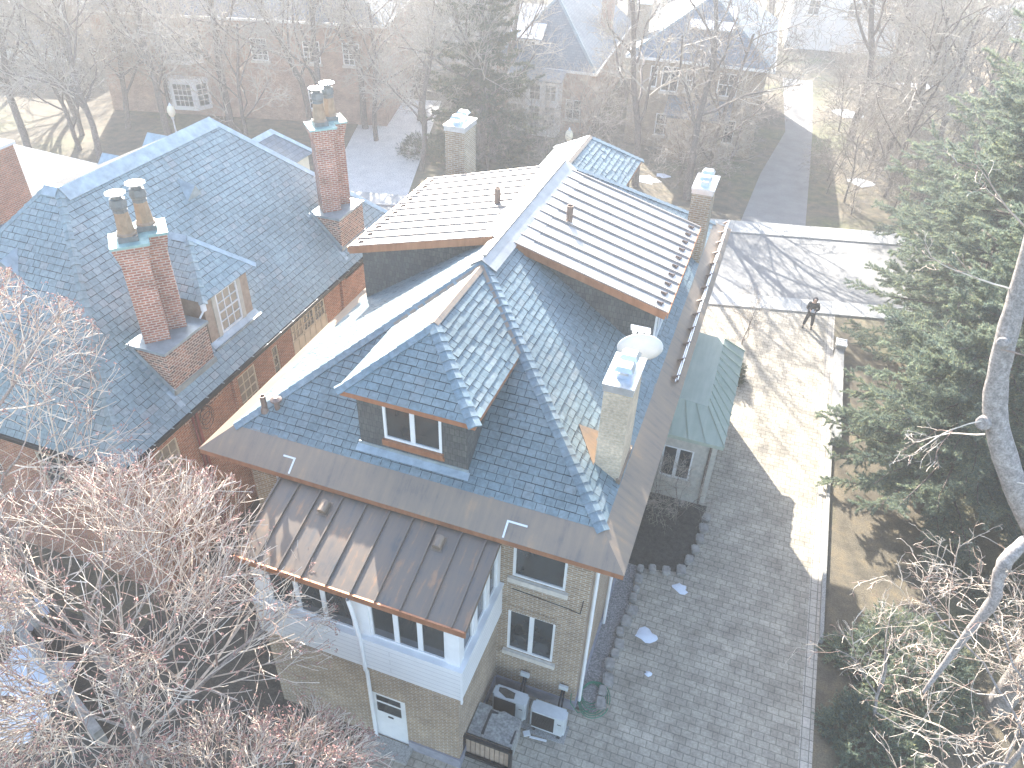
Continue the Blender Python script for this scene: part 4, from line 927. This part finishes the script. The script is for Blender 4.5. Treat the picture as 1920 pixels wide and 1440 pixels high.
house('brick_house', 'yellow brick house with slate hip roof across the street, right of the spruce', -7.1, 66.3, R(3.5), 9.4, 16, 6.4, 9.9, 'brick_buff', 'slate_far',
      [(1.35, 4.3, .55, 1.5, 1, 2), (2.2, 4.1, 1.25, 1.75, 2, 1), (3.9, 4.3, .55, 1.5, 1, 2), (6.2, 4.2, 1.4, 1.6, 2, 2), (2.2, .9, 1.4, 1.6, 2, 2), (6.6, .9, 1.4, 1.7, 2, 2)], ex3)
def ex2(t):
    shed(t, -1.7, -7.7, 5.15, 2.2, 2, 1.3, 2, .5, 3.4); stack(t, 2.6, 3.5, 0, 1, 5, 10.2, 'brick_far')
    k = MB(); k.box(-2.2, 1.6, -10.2, -8.55, 0, 4.2); b = k.build('front_bay', 'white', t)
    for x in (-1.9, -.6, .6): window(b, (x, -10.2, .8), (1, 0, 0), (0, 0, 1), .9, 1.5, 2, 3, .07, .04, -.02, sub=True); window(b, (x, -10.2, 2.7), (1, 0, 0), (0, 0, 1), .9, 1.2, 2, 2, .07, .04, -.02, sub=True)
    k = MB(); k.slab([(-2.5, -10.5, 4.2), (1.9, -10.5, 4.2), (1.9, -8.4, 4.9), (-2.5, -8.4, 4.9)], .12); k.build('bay_roof', 'slate_far', b)
house('brick_house', 'slate-roofed house with white dormer behind the tall spruce', -18.7, 66.8, R(4), 7.4, 17, 4.7, 8.9, 'brick_far', 'slate_far', [(5.6, 1.0, 1.2, 1.5, 2, 2)], ex2)
def ex1(t):
    for z in (.9, 4.3):
        k = MB(); pts = [(-6.2, -6.05), (-5.4, -7.0), (-3.6, -7.0), (-2.8, -6.05)]; k.prism(pts, z-.25, z+2.0); b = k.build('bay_window', 'white', t)
        for (o_, u_) in (((-6.2, -6.05), (.65, -.76)), ((-5.4, -7.0), (1, 0)), ((-3.6, -7.0), (.65, .76))):
            L = 1.22 if u_[0] < 1 else 1.8
            window(b, (o_[0]+u_[0]*.12, o_[1]+u_[1]*.12, z), (u_[0], u_[1], 0), (0, 0, 1), L-.24, 1.8, 2 if L < 1.5 else 4, 4, .09, .04, -.04, sub=True, midrail=True)
        k = MB(); k.prism([(x*1, y-.1) for x, y in pts], z+2.0, z+2.12); k.build('bay_roof', 'white', b)
    stack(t, 4, 5, -1, 0, 8, 12.3, 'brick_far')
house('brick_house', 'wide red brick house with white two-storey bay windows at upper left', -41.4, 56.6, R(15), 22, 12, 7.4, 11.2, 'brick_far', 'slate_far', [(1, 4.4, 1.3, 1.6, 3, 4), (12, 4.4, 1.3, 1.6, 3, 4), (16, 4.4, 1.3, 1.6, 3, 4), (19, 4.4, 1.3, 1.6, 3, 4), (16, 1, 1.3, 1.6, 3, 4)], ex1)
house('white_house', 'white rendered house at the top edge left of the spruce', -33, 74, R(12), 13, 9, 6, 9, 'white', 'slate_far', [(1.5, 3.4, 1.2, 1.5, 2, 2), (5.5, 3.4, 1.4, 1.5, 2, 2), (9.5, 3.4, 1.2, 1.5, 2, 2), (9.5, .7, 1.2, 1.5, 2, 2)])
def ex0(t):
    k = MB(); k.slab([(-8.5, -8.6, 1.9), (8.5, -8.6, 1.9), (8.5, -5.9, 2.9), (-8.5, -5.9, 2.9)], .15); k.build('porch_roof', 'slate_far', t)
house('white_house', 'white house with a row of windows at the top left corner', -69, 61.5, R(14), 16, 12, 5.8, 9, 'white', 'zinc', [(1+i*1.5, 3.4, 1.0, 1.6, 2, 3) for i in range(10)], ex0)
def ex4(t):
    stack(t, 2.6, 4.3, -.5, 1.6, 3, 8.7, 'brick_red'); k = MB(); k.obox((3.4, -.53, 7.2), (.7, 0, .7), (-.7, 0, .7), (0, -1, 0), (0, .35, 0, .35, 0, .03)); k.build('diamond_stone', 'limestone', t)
house('brick_house', 'neighbouring brick house cut by the left edge, big chimney with pale diamond', -34.2, 21.0, R(2), 8.6, 13, 5.6, 8.6, 'brick_red', 'slate_far', [], ex4)
house('white_house', 'pale house far back at the top edge, centre right', 3.5, 100, R(6), 12, 10, 6, 9, 'white', 'slate_far', [(1.5, 3.4, 1.2, 1.5, 2, 2), (5.5, 3.4, 1.4, 1.5, 2, 2), (9, 3.4, 1.2, 1.5, 2, 2)])
house('brick_house', 'brick house far back behind trees at the upper right', 22, 84, R(8), 12, 11, 6.4, 9.4, 'brick_pale', 'slate_far', [(1.5, 3.6, 1.2, 1.5, 2, 2), (5.5, 3.6, 1.4, 1.5, 2, 2), (9, 3.6, 1.2, 1.5, 2, 2)])

# ================================================================ trees
def batch_tubes(P, rad, n):
    """P (B,k,3), rad (B,k)"""
    d = np.gradient(P, axis=1); d /= np.linalg.norm(d, axis=2, keepdims=True)+1e-9
    ref = np.zeros_like(d); ref[..., 2] = 1; bad = np.abs(d[..., 2]) > .9; ref[bad] = (1, 0, 0)
    u = np.cross(d, ref); u /= np.linalg.norm(u, axis=2, keepdims=True)+1e-9; w = np.cross(d, u)
    a = np.arange(n)*2*np.pi/n; ca, sa = np.cos(a)[None, None, :, None], np.sin(a)[None, None, :, None]
    V = P[:, :, None]+rad[:, :, None, None]*(ca*u[:, :, None]+sa*w[:, :, None])
    B, k = P.shape[:2]
    i = (np.arange(B)*k*n)[:, None, None]+(np.arange(k-1)*n)[None, :, None]; j = np.arange(n)[None, None]; j2 = (j+1) % n
    F = np.stack([i+j, i+j2, i+n+j2, i+n+j], -1).reshape(-1, 4)
    return V.reshape(-1, 3), F
def skeleton(rg, Hh, r, nl, lr, ang, upw, tf=.32, gn=.16, lean=(0, 0), droop=0., trunk=None, env=None):
    out = []
    def walk(p, d, L, n, up_, g):
        pts = [p]; d = d.copy()
        for i in range(n):
            d = d+g*rg.normal(size=3); d[2] += up_; d /= np.linalg.norm(d)
            p = p+d*L/n; pts.append(p)
        return np.array(pts)
    def inside(q): return env is None or (((q-np.array(env[0]))/np.array(env[1]))**2).sum() < 1
    def grow(p, d, L, r, lev):
        n = 9 if lev == 0 else (6 if lev == 1 else 4)
        pts = trunk if (lev == 0 and trunk is not None) else walk(p, d, L, n, upw if lev == 1 else (upw*.6 if lev else .02)-(droop if lev >= 3 else 0), gn*(.45 if lev == 0 else 1))
        if lev >= 1 and env is not None and not inside(pts[-1]):
            for f_ in (.8, .6, .45, .3):
                q_ = p+(pts-p)*f_
                if inside(q_[-1]): break
            else: return
            pts = q_; L *= f_; r = max(r*f_, .006)
        n = len(pts)-1
        rad = r*np.linspace(1, .42 if lev < 2 else .5, n+1)
        out.append((pts, rad, lev))
        if lev >= len(nl): return
        k = nl[lev]; base = rg.uniform(0, 6.28)
        for i in range(k):
            t = (tf if lev == 0 else .22)+(1-(tf if lev == 0 else .22))*(i+rg.uniform(.2, .95))/k
            x = t*n; a = min(int(x), n-1); q = pts[a]+(pts[a+1]-pts[a])*(x-a)
            dd = pts[a+1]-pts[a]; dd = dd/np.linalg.norm(dd)
            o1 = np.cross(dd, [.3, .2, 1.]); o1 /= np.linalg.norm(o1)+1e-9; o2 = np.cross(dd, o1)
            az = base+i*2.4+rg.uniform(-.4, .4); th = math.radians(ang[lev])*rg.uniform(.65, 1.25)
            nd = dd*math.cos(th)+(o1*math.cos(az)+o2*math.sin(az))*math.sin(th)
            L2 = L*lr[lev]*rg.uniform(.7, 1.25)*(1.2-.5*t if lev == 0 else 1.1-.35*t)
            grow(q, nd, L2, max(rad[a]*.62*(1 if lev else .8), .005), lev+1)
    grow(np.zeros(3), np.array([lean[0], lean[1], 1.])/np.linalg.norm([lean[0], lean[1], 1.]), Hh, r, 0)
    return out
def tree_meshes(br, mat_t, mat_c, thin=3, tmin=.006, split=2):
    tv, tF, off = [], [], 0; res = []
    for sel, sides in ((lambda l: l < split, 7), (lambda l: l >= split, thin)):
        tv, tF, off = [], [], 0
        groups = {}
        for p, rd, l in br:
            if sel(l): groups.setdefault(len(p), []).append((p, rd))
        for kk, L in groups.items():
            V, F = batch_tubes(np.array([a for a, _ in L]), np.maximum(np.array([b for _, b in L]), tmin), sides)
            tv.append(V); tF.append(F+off); off += len(V)
        res.append((np.concatenate(tv), np.concatenate(tF)))
    return res
def bare_tree(seed, Hh, r, nl, lr, ang, upw, mats, label, loc, group=None, buds=0, tmin=.006, **kw):
    rg = np.random.default_rng(seed)
    br = skeleton(rg, Hh, r, nl, lr, ang, upw, **kw)
    (tv, tf_), (cv, cf) = tree_meshes(br, *mats, tmin=tmin)
    t = thing('bare_tree', label, 'tree', loc, group, local=True)
    npmesh('trunk', tv, tf_, mats[0], t, True); npmesh('crown', cv, cf, mats[1], t)
    if buds:
        lev = max(b[2] for b in br); tips = np.array([b[0][-1] for b in br if b[2] >= lev-1 and rg.random() < buds])
        T = np.repeat(tips, 4, 0)+rg.normal(size=(len(tips)*4, 3))*.035; s = rg.uniform(.012, .028, (len(T), 1))
        dv = rg.normal(size=(len(T), 3)); dv /= np.linalg.norm(dv, axis=1, keepdims=True); pv = np.cross(dv, rg.normal(size=dv.shape)); pv /= np.linalg.norm(pv, axis=1, keepdims=True); qv = np.cross(dv, pv)
        V = np.stack([T-dv*s*1.6, T+pv*s*.6, T+qv*s*.6, T-(pv+qv)*s*.5, T+dv*s*1.6], 1).reshape(-1, 3)
        f = np.array([(0, 1, 2), (0, 2, 3), (0, 3, 1), (4, 2, 1), (4, 3, 2), (4, 1, 3)]); F = (np.arange(len(T))*5)[:, None, None]+f[None]
        npmesh('buds', V, F.reshape(-1, 3), 'bud', t)
    return t
def copy_thing(src, loc, rot, sc, label, group):
    r = src.copy(); COL.objects.link(r); r.location = loc; r.rotation_euler = (0, 0, rot); r.scale = (sc, sc, sc) if np.isscalar(sc) else sc
    r['label'] = label; r['group'] = group
    for ch in src.children:
        c = ch.copy(); COL.objects.link(c); c.parent = r
    return r
def needles(rg, S, D, Ln, per, nlen, nwid, spread=50, upb=.15):
    """bulk needle triangles along branchlets"""
    B = len(S); t = rg.random((B, per)); A = S[:, None]+D[:, None]*(Ln[:, None]*t)[..., None]
    ax = D[:, None].repeat(per, 1); rv = rg.normal(size=ax.shape); pv = np.cross(ax, rv); pv /= np.linalg.norm(pv, axis=2, keepdims=True)+1e-9
    th = np.radians(spread)*rg.uniform(.6, 1.3, (B, per, 1)); nd = ax*np.cos(th)+pv*np.sin(th); nd[..., 2] += upb
    nd /= np.linalg.norm(nd, axis=2, keepdims=True); sd = np.cross(nd, rg.normal(size=nd.shape)); sd /= np.linalg.norm(sd, axis=2, keepdims=True)+1e-9
    l = nlen*rg.uniform(.7, 1.3, (B, per, 1)); w = nwid
    V = np.stack([A-sd*w, A+sd*w, A+nd*l], 2).reshape(-1, 3)
    return V, np.arange(len(V)).reshape(-1, 3)
def spruce(seed, Hh, rad, label, loc, mat='needle_blue', z0=1.2, gap=.36, nb=8, per=46, nlen=.11, nwid=.012, droop=.25, group=None, fill=1.0):
    rg = np.random.default_rng(seed); t = thing('spruce_tree', label, 'tree', loc, group, local=True)
    tr = np.array([(.15*math.sin(z*.3), .12*math.cos(z*.4), z) for z in np.linspace(0, Hh, 14)])
    V0, F0 = tube(tr, np.linspace(.26, .03, 14), 8); BP, BR, S, Dd, Ln = [], [], [], [], []
    z = z0
    while z < Hh-.3:
        f = (z-z0)/(Hh-z0); L0 = rad*(1-f)**.85*(.75+.25*min(1, f*6))+.25
        for i in range(max(4, int(nb*(1-.4*f)))):
            az = rg.uniform(0, 6.28); L = L0*rg.uniform(.55, 1.15); el = rg.uniform(-.25, .15)+.5*f
            n = 7; s = np.linspace(0, 1, n); h = np.stack([np.cos(az)*L*s, np.sin(az)*L*s, L*(math.sin(el)*s-droop*s**1.3+droop*.75*s**3)], 1)+np.array([0, 0, z+rg.uniform(-.15, .15)])
            h += rg.normal(size=h.shape)*.03*L*s[:, None]
            BP.append(h); BR.append(np.linspace(.02+.012*L, .008, n))
            m_ = int((3+L*9)*fill)
            for k in range(m_):
                q = .18+.82*(k+rg.random())/m_; a = min(int(q*(n-1)), n-2); p = h[a]+(h[a+1]-h[a])*(q*(n-1)-a)
                d = (h[a+1]-h[a]); d /= np.linalg.norm(d); side = np.cross(d, [0, 0, 1.]); side /= np.linalg.norm(side)+1e-9
                sg = 1 if k % 2 else -1
                dd = d*rg.uniform(.5, 1)+side*sg*rg.uniform(.3, 1)+np.array([0, 0, rg.uniform(-.35, .25)]); dd /= np.linalg.norm(dd)
                S.append(p); Dd.append(dd); Ln.append(rg.uniform(.25, .55)*(1.15-.5*q)*(1+.08*L))
        z += gap*rg.uniform(.7, 1.3)
    V1, F1 = batch_tubes(np.array(BP), np.array(BR), 4)
    npmesh('trunk', np.concatenate([V0, V1]), np.concatenate([F0, F1+len(V0)]), 'bark', t)
    V, F = needles(rg, np.array(S), np.array(Dd), np.array(Ln), per, nlen, nwid, 52, .12)
    npmesh('crown', V, F, mat, t); return t
def bush(seed, r, h, label, loc, mat='needle_dark', group=None, n=500, per=40, name='evergreen_bush'):
    rg = np.random.default_rng(seed); t = thing(name, label, 'bush', loc, group, local=True)
    d = rg.normal(size=(n, 3)); d[:, 2] = np.abs(d[:, 2]); d /= np.linalg.norm(d, axis=1, keepdims=True)
    lump = 1+.25*np.sin(d[:, 0]*5+seed)*np.cos(d[:, 1]*6); rr = rg.uniform(.45, 1, n)**.5*lump
    S = d*np.array([r, r, h])*rr[:, None]; D = d+rg.normal(size=d.shape)*.5; D /= np.linalg.norm(D, axis=1, keepdims=True)
    V, F = needles(rg, S, D, rg.uniform(.15, .35, n), per, .09, .012, 50, .2); npmesh('crown', V, F, mat, t)
    P = np.stack([np.zeros((24, 3)), S[:24]*.5, S[:24]*.95], 1); V, F = batch_tubes(P, np.tile([.03, .02, .008], (24, 1)), 4); npmesh('stems', V, F, 'bark', t)
    return t
TD, TG = ('bark', 'twig_dark'), ('bark', 'twig_grey')
# foreground trees
bare_tree(11, 6.8, .17, (13, 9, 8, 5), (.95, .64, .66, .75), (58, 40, 36, 34), .02, ('bark_pale', 'twig_pale'), 'bare pale-twigged tree with red buds filling the lower left corner', (-11.4, 6.2, 0), None, .3, .0085, tf=.28, gn=.055, env=((-.5, 1.5, 5.2), (5.1, 3.9, 3.8)))
bare_tree(12, 10.5, .17, (10, 8, 7, 4), (.55, .62, .6, .65), (50, 40, 36, 34), .05, ('bark_pale', 'twig_pale'), 'bare red-budded tree standing against the brick house roof at left edge', (-17.6, 8.6, 0), None, .5, .008, tf=.35, gn=.07, env=((.6, .7, 8.2), (4.3, 3.4, 4.2)))
bare_tree(13, 5.0, .12, (12, 9, 8, 5), (.95, .64, .66, .75), (58, 40, 36, 34), .02, ('bark_pale', 'twig_pale'), 'bare twiggy tree at the bottom edge in front of the porch door', (-7.4, 4.7, 0), None, .3, .0085, tf=.22, gn=.055, env=((.2, .2, 3.1), (3.9, 3.3, 2.6)))
# right-hand big tree with a knotted trunk
tk = np.array([(.14, 0, 0)])+np.array([(9.6, 16.6, 0), (9.5, 16.3, 3), (9.3, 15.6, 5.6), (8.3, 15.3, 7.2), (7.35, 15.5, 7.9), (6.4, 15.8, 9.1), (5.66, 16.2, 10.4), (5.34, 16.5, 11.9), (5.22, 16.8, 13.2), (5.05, 17, 14.6), (5.2, 17.3, 16.5)])
RT = thing('bare_tree', 'thick bare tree with pale knotted trunk along the right edge', 'tree', (9.6, 16.6, 0))
k = MB(); rg = np.random.default_rng(5)
def smooth(P, n=4):
    P = np.array(P, float); t = np.arange(len(P)); tt = np.linspace(0, len(P)-1, (len(P)-1)*n+1); out = []
    for x in tt:
        i = min(int(x), len(P)-2); f = x-i; p0, p1, p2, p3 = P[max(i-1, 0)], P[i], P[i+1], P[min(i+2, len(P)-1)]
        out.append(.5*((2*p1)+(-p0+p2)*f+(2*p0-5*p1+4*p2-p3)*f*f+(-p0+3*p1-3*p2+p3)*f**3))
    return np.array(out)
P = smooth(tk); rd = np.interp(np.linspace(0, 1, len(P)), [0, .3, .5, .8, 1], [.36, .3, .26, .21, .15])*(1+.06*rg.normal(size=len(P)))
k.tube(P, rd, 12)
limb = smooth([(8.0, 15.2, 7.6), (7.3, 15, 7.92), (6.9, 14.6, 7.62), (6.86, 14.4, 7.15), (6.93, 14.2, 6.65), (6.72, 13.9, 5.8), (6.5, 13.6, 4.75), (6.3, 13.3, 3.9)])
k.tube(limb, np.interp(np.linspace(0, 1, len(limb)), [0, .3, .6, 1], [.2, .15, .12, .04])*(1+.07*rg.normal(size=len(limb))), 10)
k.build('trunk', 'bark_pale', RT, smooth=True)
for c, d, r in (((5.36, 16.25, 12.0), (-.6, -.8, .3), .1), ((5.66, 15.98, 10.1), (-.6, -.8, .2), .14), ((6.85, 14.5, 7.5), (-.6, -.6, .5), .1)):
    k = MB(); k.lathe(Vector(c)-Vector(d)*.16, [(r*1.25, 0), (r*1.15, .22), (r*.85, .25), (r*.3, .22)], 12, d); k.build('cut_stub', 'bark_pale', RT, smooth=True)
tw = []
for p, d in (((5.7, 16.0, 10.2), (-.8, -.2, -.35)), ((5.8, 16, 9.8), (-.7, .3, -.5)), ((5.4, 16.3, 11.8), (.9, -.3, .2)), ((5.1, 16.9, 14.2), (-.6, .2, .4)), ((5.2, 16.8, 13.4), (.7, -.4, .3)), ((6.5, 15.6, 9.0), (.8, -.4, .2)), ((5.25, 16.7, 13.0), (-.9, .5, .1))):
    s = skeleton(np.random.default_rng(int(p[0]*100)), 1.7, .022, (4, 3, 2), (.5, .5, .5), (40, 45, 45), .06, tf=.3, gn=.2, lean=(0, 0))
    d = Vector(d).normalized(); q = Vector((0, 0, 1)).rotation_difference(d).to_matrix(); q = np.array(q)
    tw += [(a@q.T+np.array(p), b, 2) for a, b, l in s]
V, F = [], []; off = 0; G = {}
for a, b, l in tw: G.setdefault(len(a), []).append((a, b))
for kk, L in G.items():
    v_, f_ = batch_tubes(np.array([a for a, _ in L]), np.maximum(np.array([b for _, b in L]), .006), 4); V.append(v_); F.append(f_+off); off += len(v_)
npmesh('crown', np.concatenate(V)-np.array([9.6, 16.6, 0]), np.concatenate(F), 'twig_pale', RT)
bare_tree(21, 5.0, .11, (8, 6, 6, 4, 1), (.75, .6, .55, .5, .5), (58, 48, 45, 42, 45), .0, ('bark_pale', 'twig_pale'), 'low spreading bare tree with drooping twigs at the lower right corner', (8.2, 12.6, 0), None, 0, .0065, tf=.35, gn=.24, droop=.05)
bare_tree(22, 3.2, .06, (6, 5, 5, 3), (.7, .6, .55, .5), (50, 45, 45, 42), .02, ('bark_pale', 'twig_pale'), 'bare twiggy shrub beside the drive edge at lower right', (6.3, 14.6, 0), None, 0, .006, tf=.15, gn=.24)
bare_tree(23, 4.0, .08, (8, 7, 6, 4), (.75, .6, .55, .5), (55, 45, 45, 42), .0, ('bark_pale', 'twig_pale'), 'bare tangled shrub right of the spreading tree, in the far corner', (10.6, 15.2, 0), None, 0, .006, tf=.15, gn=.24)
bush(31, 2.0, 1.2, 'low green juniper on the lawn at lower right', (7.2, 16.8, 0), 'needle_blue', None, 1900)
bush(32, 1.3, .8, 'small juniper beside the drive under the bare twigs', (6.3, 14.2, 0), 'needle_blue', None, 900)
bush(33, .7, .9, 'dark evergreen bush at the far end of the green-roofed bay', (.1, 30.2, 0), 'needle_dark', None, 420)
# spruces on the right
sp = spruce(41, 13.5, 5.1, 'nearest blue spruce on the right lawn, its boughs reaching over the drive', (8.5, 25.0, 0), nb=13, per=125, nwid=.0105, nlen=.105, group='blue spruces beside the drive')
sp2 = spruce(42, 15.5, 5.0, 'tall blue spruce next to the street behind the nearest spruce', (9.3, 34, 0), nb=12, per=110, nwid=.011, nlen=.11, group='blue spruces beside the drive')
copy_thing(sp, (14.2, 30, 0), 2.1, 1.15, 'blue spruce at the right edge behind the knotted trunk', 'blue spruces beside the drive')
copy_thing(sp2, (12.3, 44.5, 0), 1.2, 1.3, 'farthest blue spruce at the upper right corner', 'blue spruces beside the drive')
copy_thing(sp, (13.5, 20.5, 0), 4.1, .85, 'blue spruce half hidden behind the thick bare trunk at lower right', 'blue spruces beside the drive')
spruce(43, 17, 4.7, 'tall dark spruce across the street behind the ridge', (-19.8, 49.8, 0), 'needle_dark', .4, .4, 8, 40, .16, .02, .34)
bush(51, 1.3, 1.6, 'clipped dark bush at the foot of the tall spruce', (-21.6, 48.4, 0), 'needle_dark', None, 500, 30)
bush(52, 1.1, 1.3, 'round evergreen bush beside the sunlit path', (-24.6, 49.2, 0), 'needle_dark', None, 400, 30)
# bare trees across the street: six kinds, copied
kinds = []
for i, (hh, rr, nl, lr, an, uw) in enumerate(((13, .3, (10, 8, 7, 6), (.5, .55, .5, .5), (42, 45, 45, 45), .07), (11, .22, (10, 8, 7, 6), (.55, .55, .5, .5), (50, 45, 45, 45), .05), (14, .26, (11, 7, 7, 6), (.42, .55, .5, .5), (38, 42, 45, 45), .09),
                                              (9, .16, (10, 8, 7, 5), (.55, .55, .5, .5), (48, 45, 45, 45), .05), (4.2, .07, (9, 7, 6, 3), (.7, .6, .5, .5), (48, 45, 45, 45), .06), (13, .3, (8, 6, 6, 4), (.5, .55, .5, .5), (42, 45, 45, 45), .07))):
    kinds.append((hh, rr, nl, lr, an, uw))
protos = {}
def place(kind, x, y, rot, sc, label, group, mats=TG):
    key = (kind, mats)
    if key not in protos:
        hh, rr, nl, lr, an, uw = kinds[kind]
        t = bare_tree(100+kind, hh, rr, nl, lr, an, uw, mats, label, (x, y, 0), group, 0, .009 if kind != 4 else .007, tf=(.28, .14, .28, .14, .06, .3)[kind], gn=.17)
        t.rotation_euler.z = rot; t.scale = (sc,)*3; protos[key] = t; return t
    return copy_thing(protos[key], (x, y, 0), rot, sc, label, group)
G1 = 'bare trees along the far side of the street'
near = [(5, -5, 49.3, .3, .92, 'big bare tree with forked trunk in front of the yellow brick house'), (5, -8.6, 50.2, 1.9, .92, 'slender leaning bare tree left of the forked tree'), (1, -22.9, 46.6, 2.7, .85, 'bare tree left of the spruce beside the sunlit path'),
        (2, -30.2, 46.8, .9, .95, 'bare tree behind the right brick chimney of the left house'), (1, -43.5, 38.9, 3.6, 1.0, 'wide bare tree left of the street lamp above the left roof'), (0, -49, 38.2, 5.1, .9, 'bare tree at the far left beyond the street'),
        (3, 7.5, 55.2, .4, .8, 'small bare tree on the brown lawn right of the far drive'), (3, -35, 43.8, 1.1, 1.0, 'small bare tree before the white bay windows'),
        (0, -38, 46, 4.4, 1.0, 'large bare tree right in front of the brick bay windows'), (1, 10.5, 60, 3.3, 1.0, 'spreading bare tree at the far right lawn'), (2, -27.5, 56, 5, 1.0, 'tall bare tree behind the sunlit path'), (0, 5.2, 66, 1.5, 1.1, 'bare tree to the right of the upper drive'),
        (1, -46.5, 45, 2.2, 1.0, 'bare tree just left of the brick house bay windows'), (2, -32.5, 48.5, 3, .95, 'slim bare tree right of the brick house bay windows'), (1, -28.5, 50.5, .7, .9, 'bare tree at the left edge of the sunlit path'), (0, -42, 44.2, 1.3, .85, 'bare tree behind the street lamp at upper left'),
        (1, 14, 66, 1.1, 1.0, 'bare tree behind the farthest blue spruce'), (1, -52, 45.5, .4, 1.0, 'bushy bare tree at upper left, right of the far left tree'), (1, -48.5, 42.5, 1.4, .9, 'low bushy bare tree near the far left kerb'), (3, -45.5, 48.5, 2.4, 1.0, 'small bare tree at the left corner of the bay-windowed house'), (1, -56, 50, 3.4, 1.0, 'bushy bare tree before the white house at top left'),
        (1, -60, 47, 4.4, 1.0, 'bushy bare tree at the upper left edge beyond the street'), (3, -46.5, 40.2, 5.4, 1.0, 'small bushy tree at the kerb above the left chimney house'), (1, -55, 41, .9, 1.0, 'bare tree at the left edge over the grey street'), (0, -30.5, 52.5, 1.9, .9, 'bare tree at the right corner of the bay-windowed house'), (0, 8.5, 72, 2.1, 1.0, 'bare tree high on the right beyond the upper drive')]
for kd, x, y, ro, sc, l in near: place(kd, x, y, ro, sc, l, G1)
rg = np.random.default_rng(77); far = []
blocked = [(-6.2, 65.4, 6.5, 10), (-18.7, 66.8, 5.5, 11), (-41.4, 56.6, 12.5, 9), (-33, 74, 8, 6.5), (-69, 61.5, 10, 9), (3.5, 100, 7, 6.5), (22, 84, 7, 7)]
while len(far) < 80:
    y = rg.uniform(50, 118); x = rg.uniform(-.95, .42)*y-3
    if any(abs(x-a) < c and abs(y-b) < d for a, b, c, d in blocked): continue
    if -2.5 < x < 4 and y < 84: continue
    if st(-21, 60)[0]-1 < x < st(-12, 60)[0]+2 and y < 66: continue
    if x*px_+y*py_ < 48.5 or any((x-a)**2+(y-b)**2 < 16 for a, b, *_ in far): continue
    far.append((x, y))
far.sort(key=lambda q: q[0]/q[1])
for i, (x, y) in enumerate(far): place(int(rg.integers(0, 4)), x, y, rg.uniform(0, 6.28), rg.uniform(.8, 1.15), f'bare grey tree beyond the street houses, {ordinal(i)} of its scattered wood from the left', 'bare trees scattered behind the far houses', TD if i % 3 == 0 else TG)
sh = []
while len(sh) < 85:
    y = rg.uniform(47, 80); x = rg.uniform(-.9, .3)*y
    if any(abs(x-a) < c-1.2 and abs(y-b) < d-1.2 for a, b, c, d in blocked): continue
    if -2 < x < 3.6 and y < 84: continue
    if st(-21, 60)[0]-.5 < x < st(-12, 60)[0]+1 and y < 66: continue
    if x*px_+y*py_ < 47.2: continue
    sh.append((x, y))
sh.sort(key=lambda q: q[0]/q[1])
for i, (x, y) in enumerate(sh): place(4, x, y, rg.uniform(0, 6.28), rg.uniform(.6, 1.1), f'bare brown shrub in the gardens across the street, {ordinal(i)} from the left', 'bare shrubs across the street', TG if i % 2 else TD)
for i, (x, y, l) in enumerate(((.5, 33.2, 'bare thin shrub beside the drive near the sidewalk'), (-.4, 20.3, 'bare climber stems before the bay window'), (-1.2, 20.6, 'thin bare shrub at the house wall behind the chimney'), (-12.6, 34.5, 'bare shrub in front of the gap between the houses'))):
    place(4, x, y, i*1.7, .45, l, 'bare shrubs near the slate house')

# ================================================================ air
k = MB(); k.box(-152, 152, -37, 232, -1, 24)
hz = k.build('haze', 'white', uv=False); hz['kind'] = 'stuff'
hm = bpy.data.materials.new('haze_air'); hm.use_nodes = True; hn = hm.node_tree.nodes; hn.clear()
ho = hn.new('ShaderNodeOutputMaterial'); hv = hn.new('ShaderNodeVolumePrincipled')
hv.inputs['Color'].default_value = (.95, .97, 1, 1); hv.inputs['Density'].default_value = .0017; hv.inputs['Anisotropy'].default_value = .35
hm.node_tree.links.new(hv.outputs[0], ho.inputs['Volume'])
hz.data.materials.clear(); hz.data.materials.append(hm)
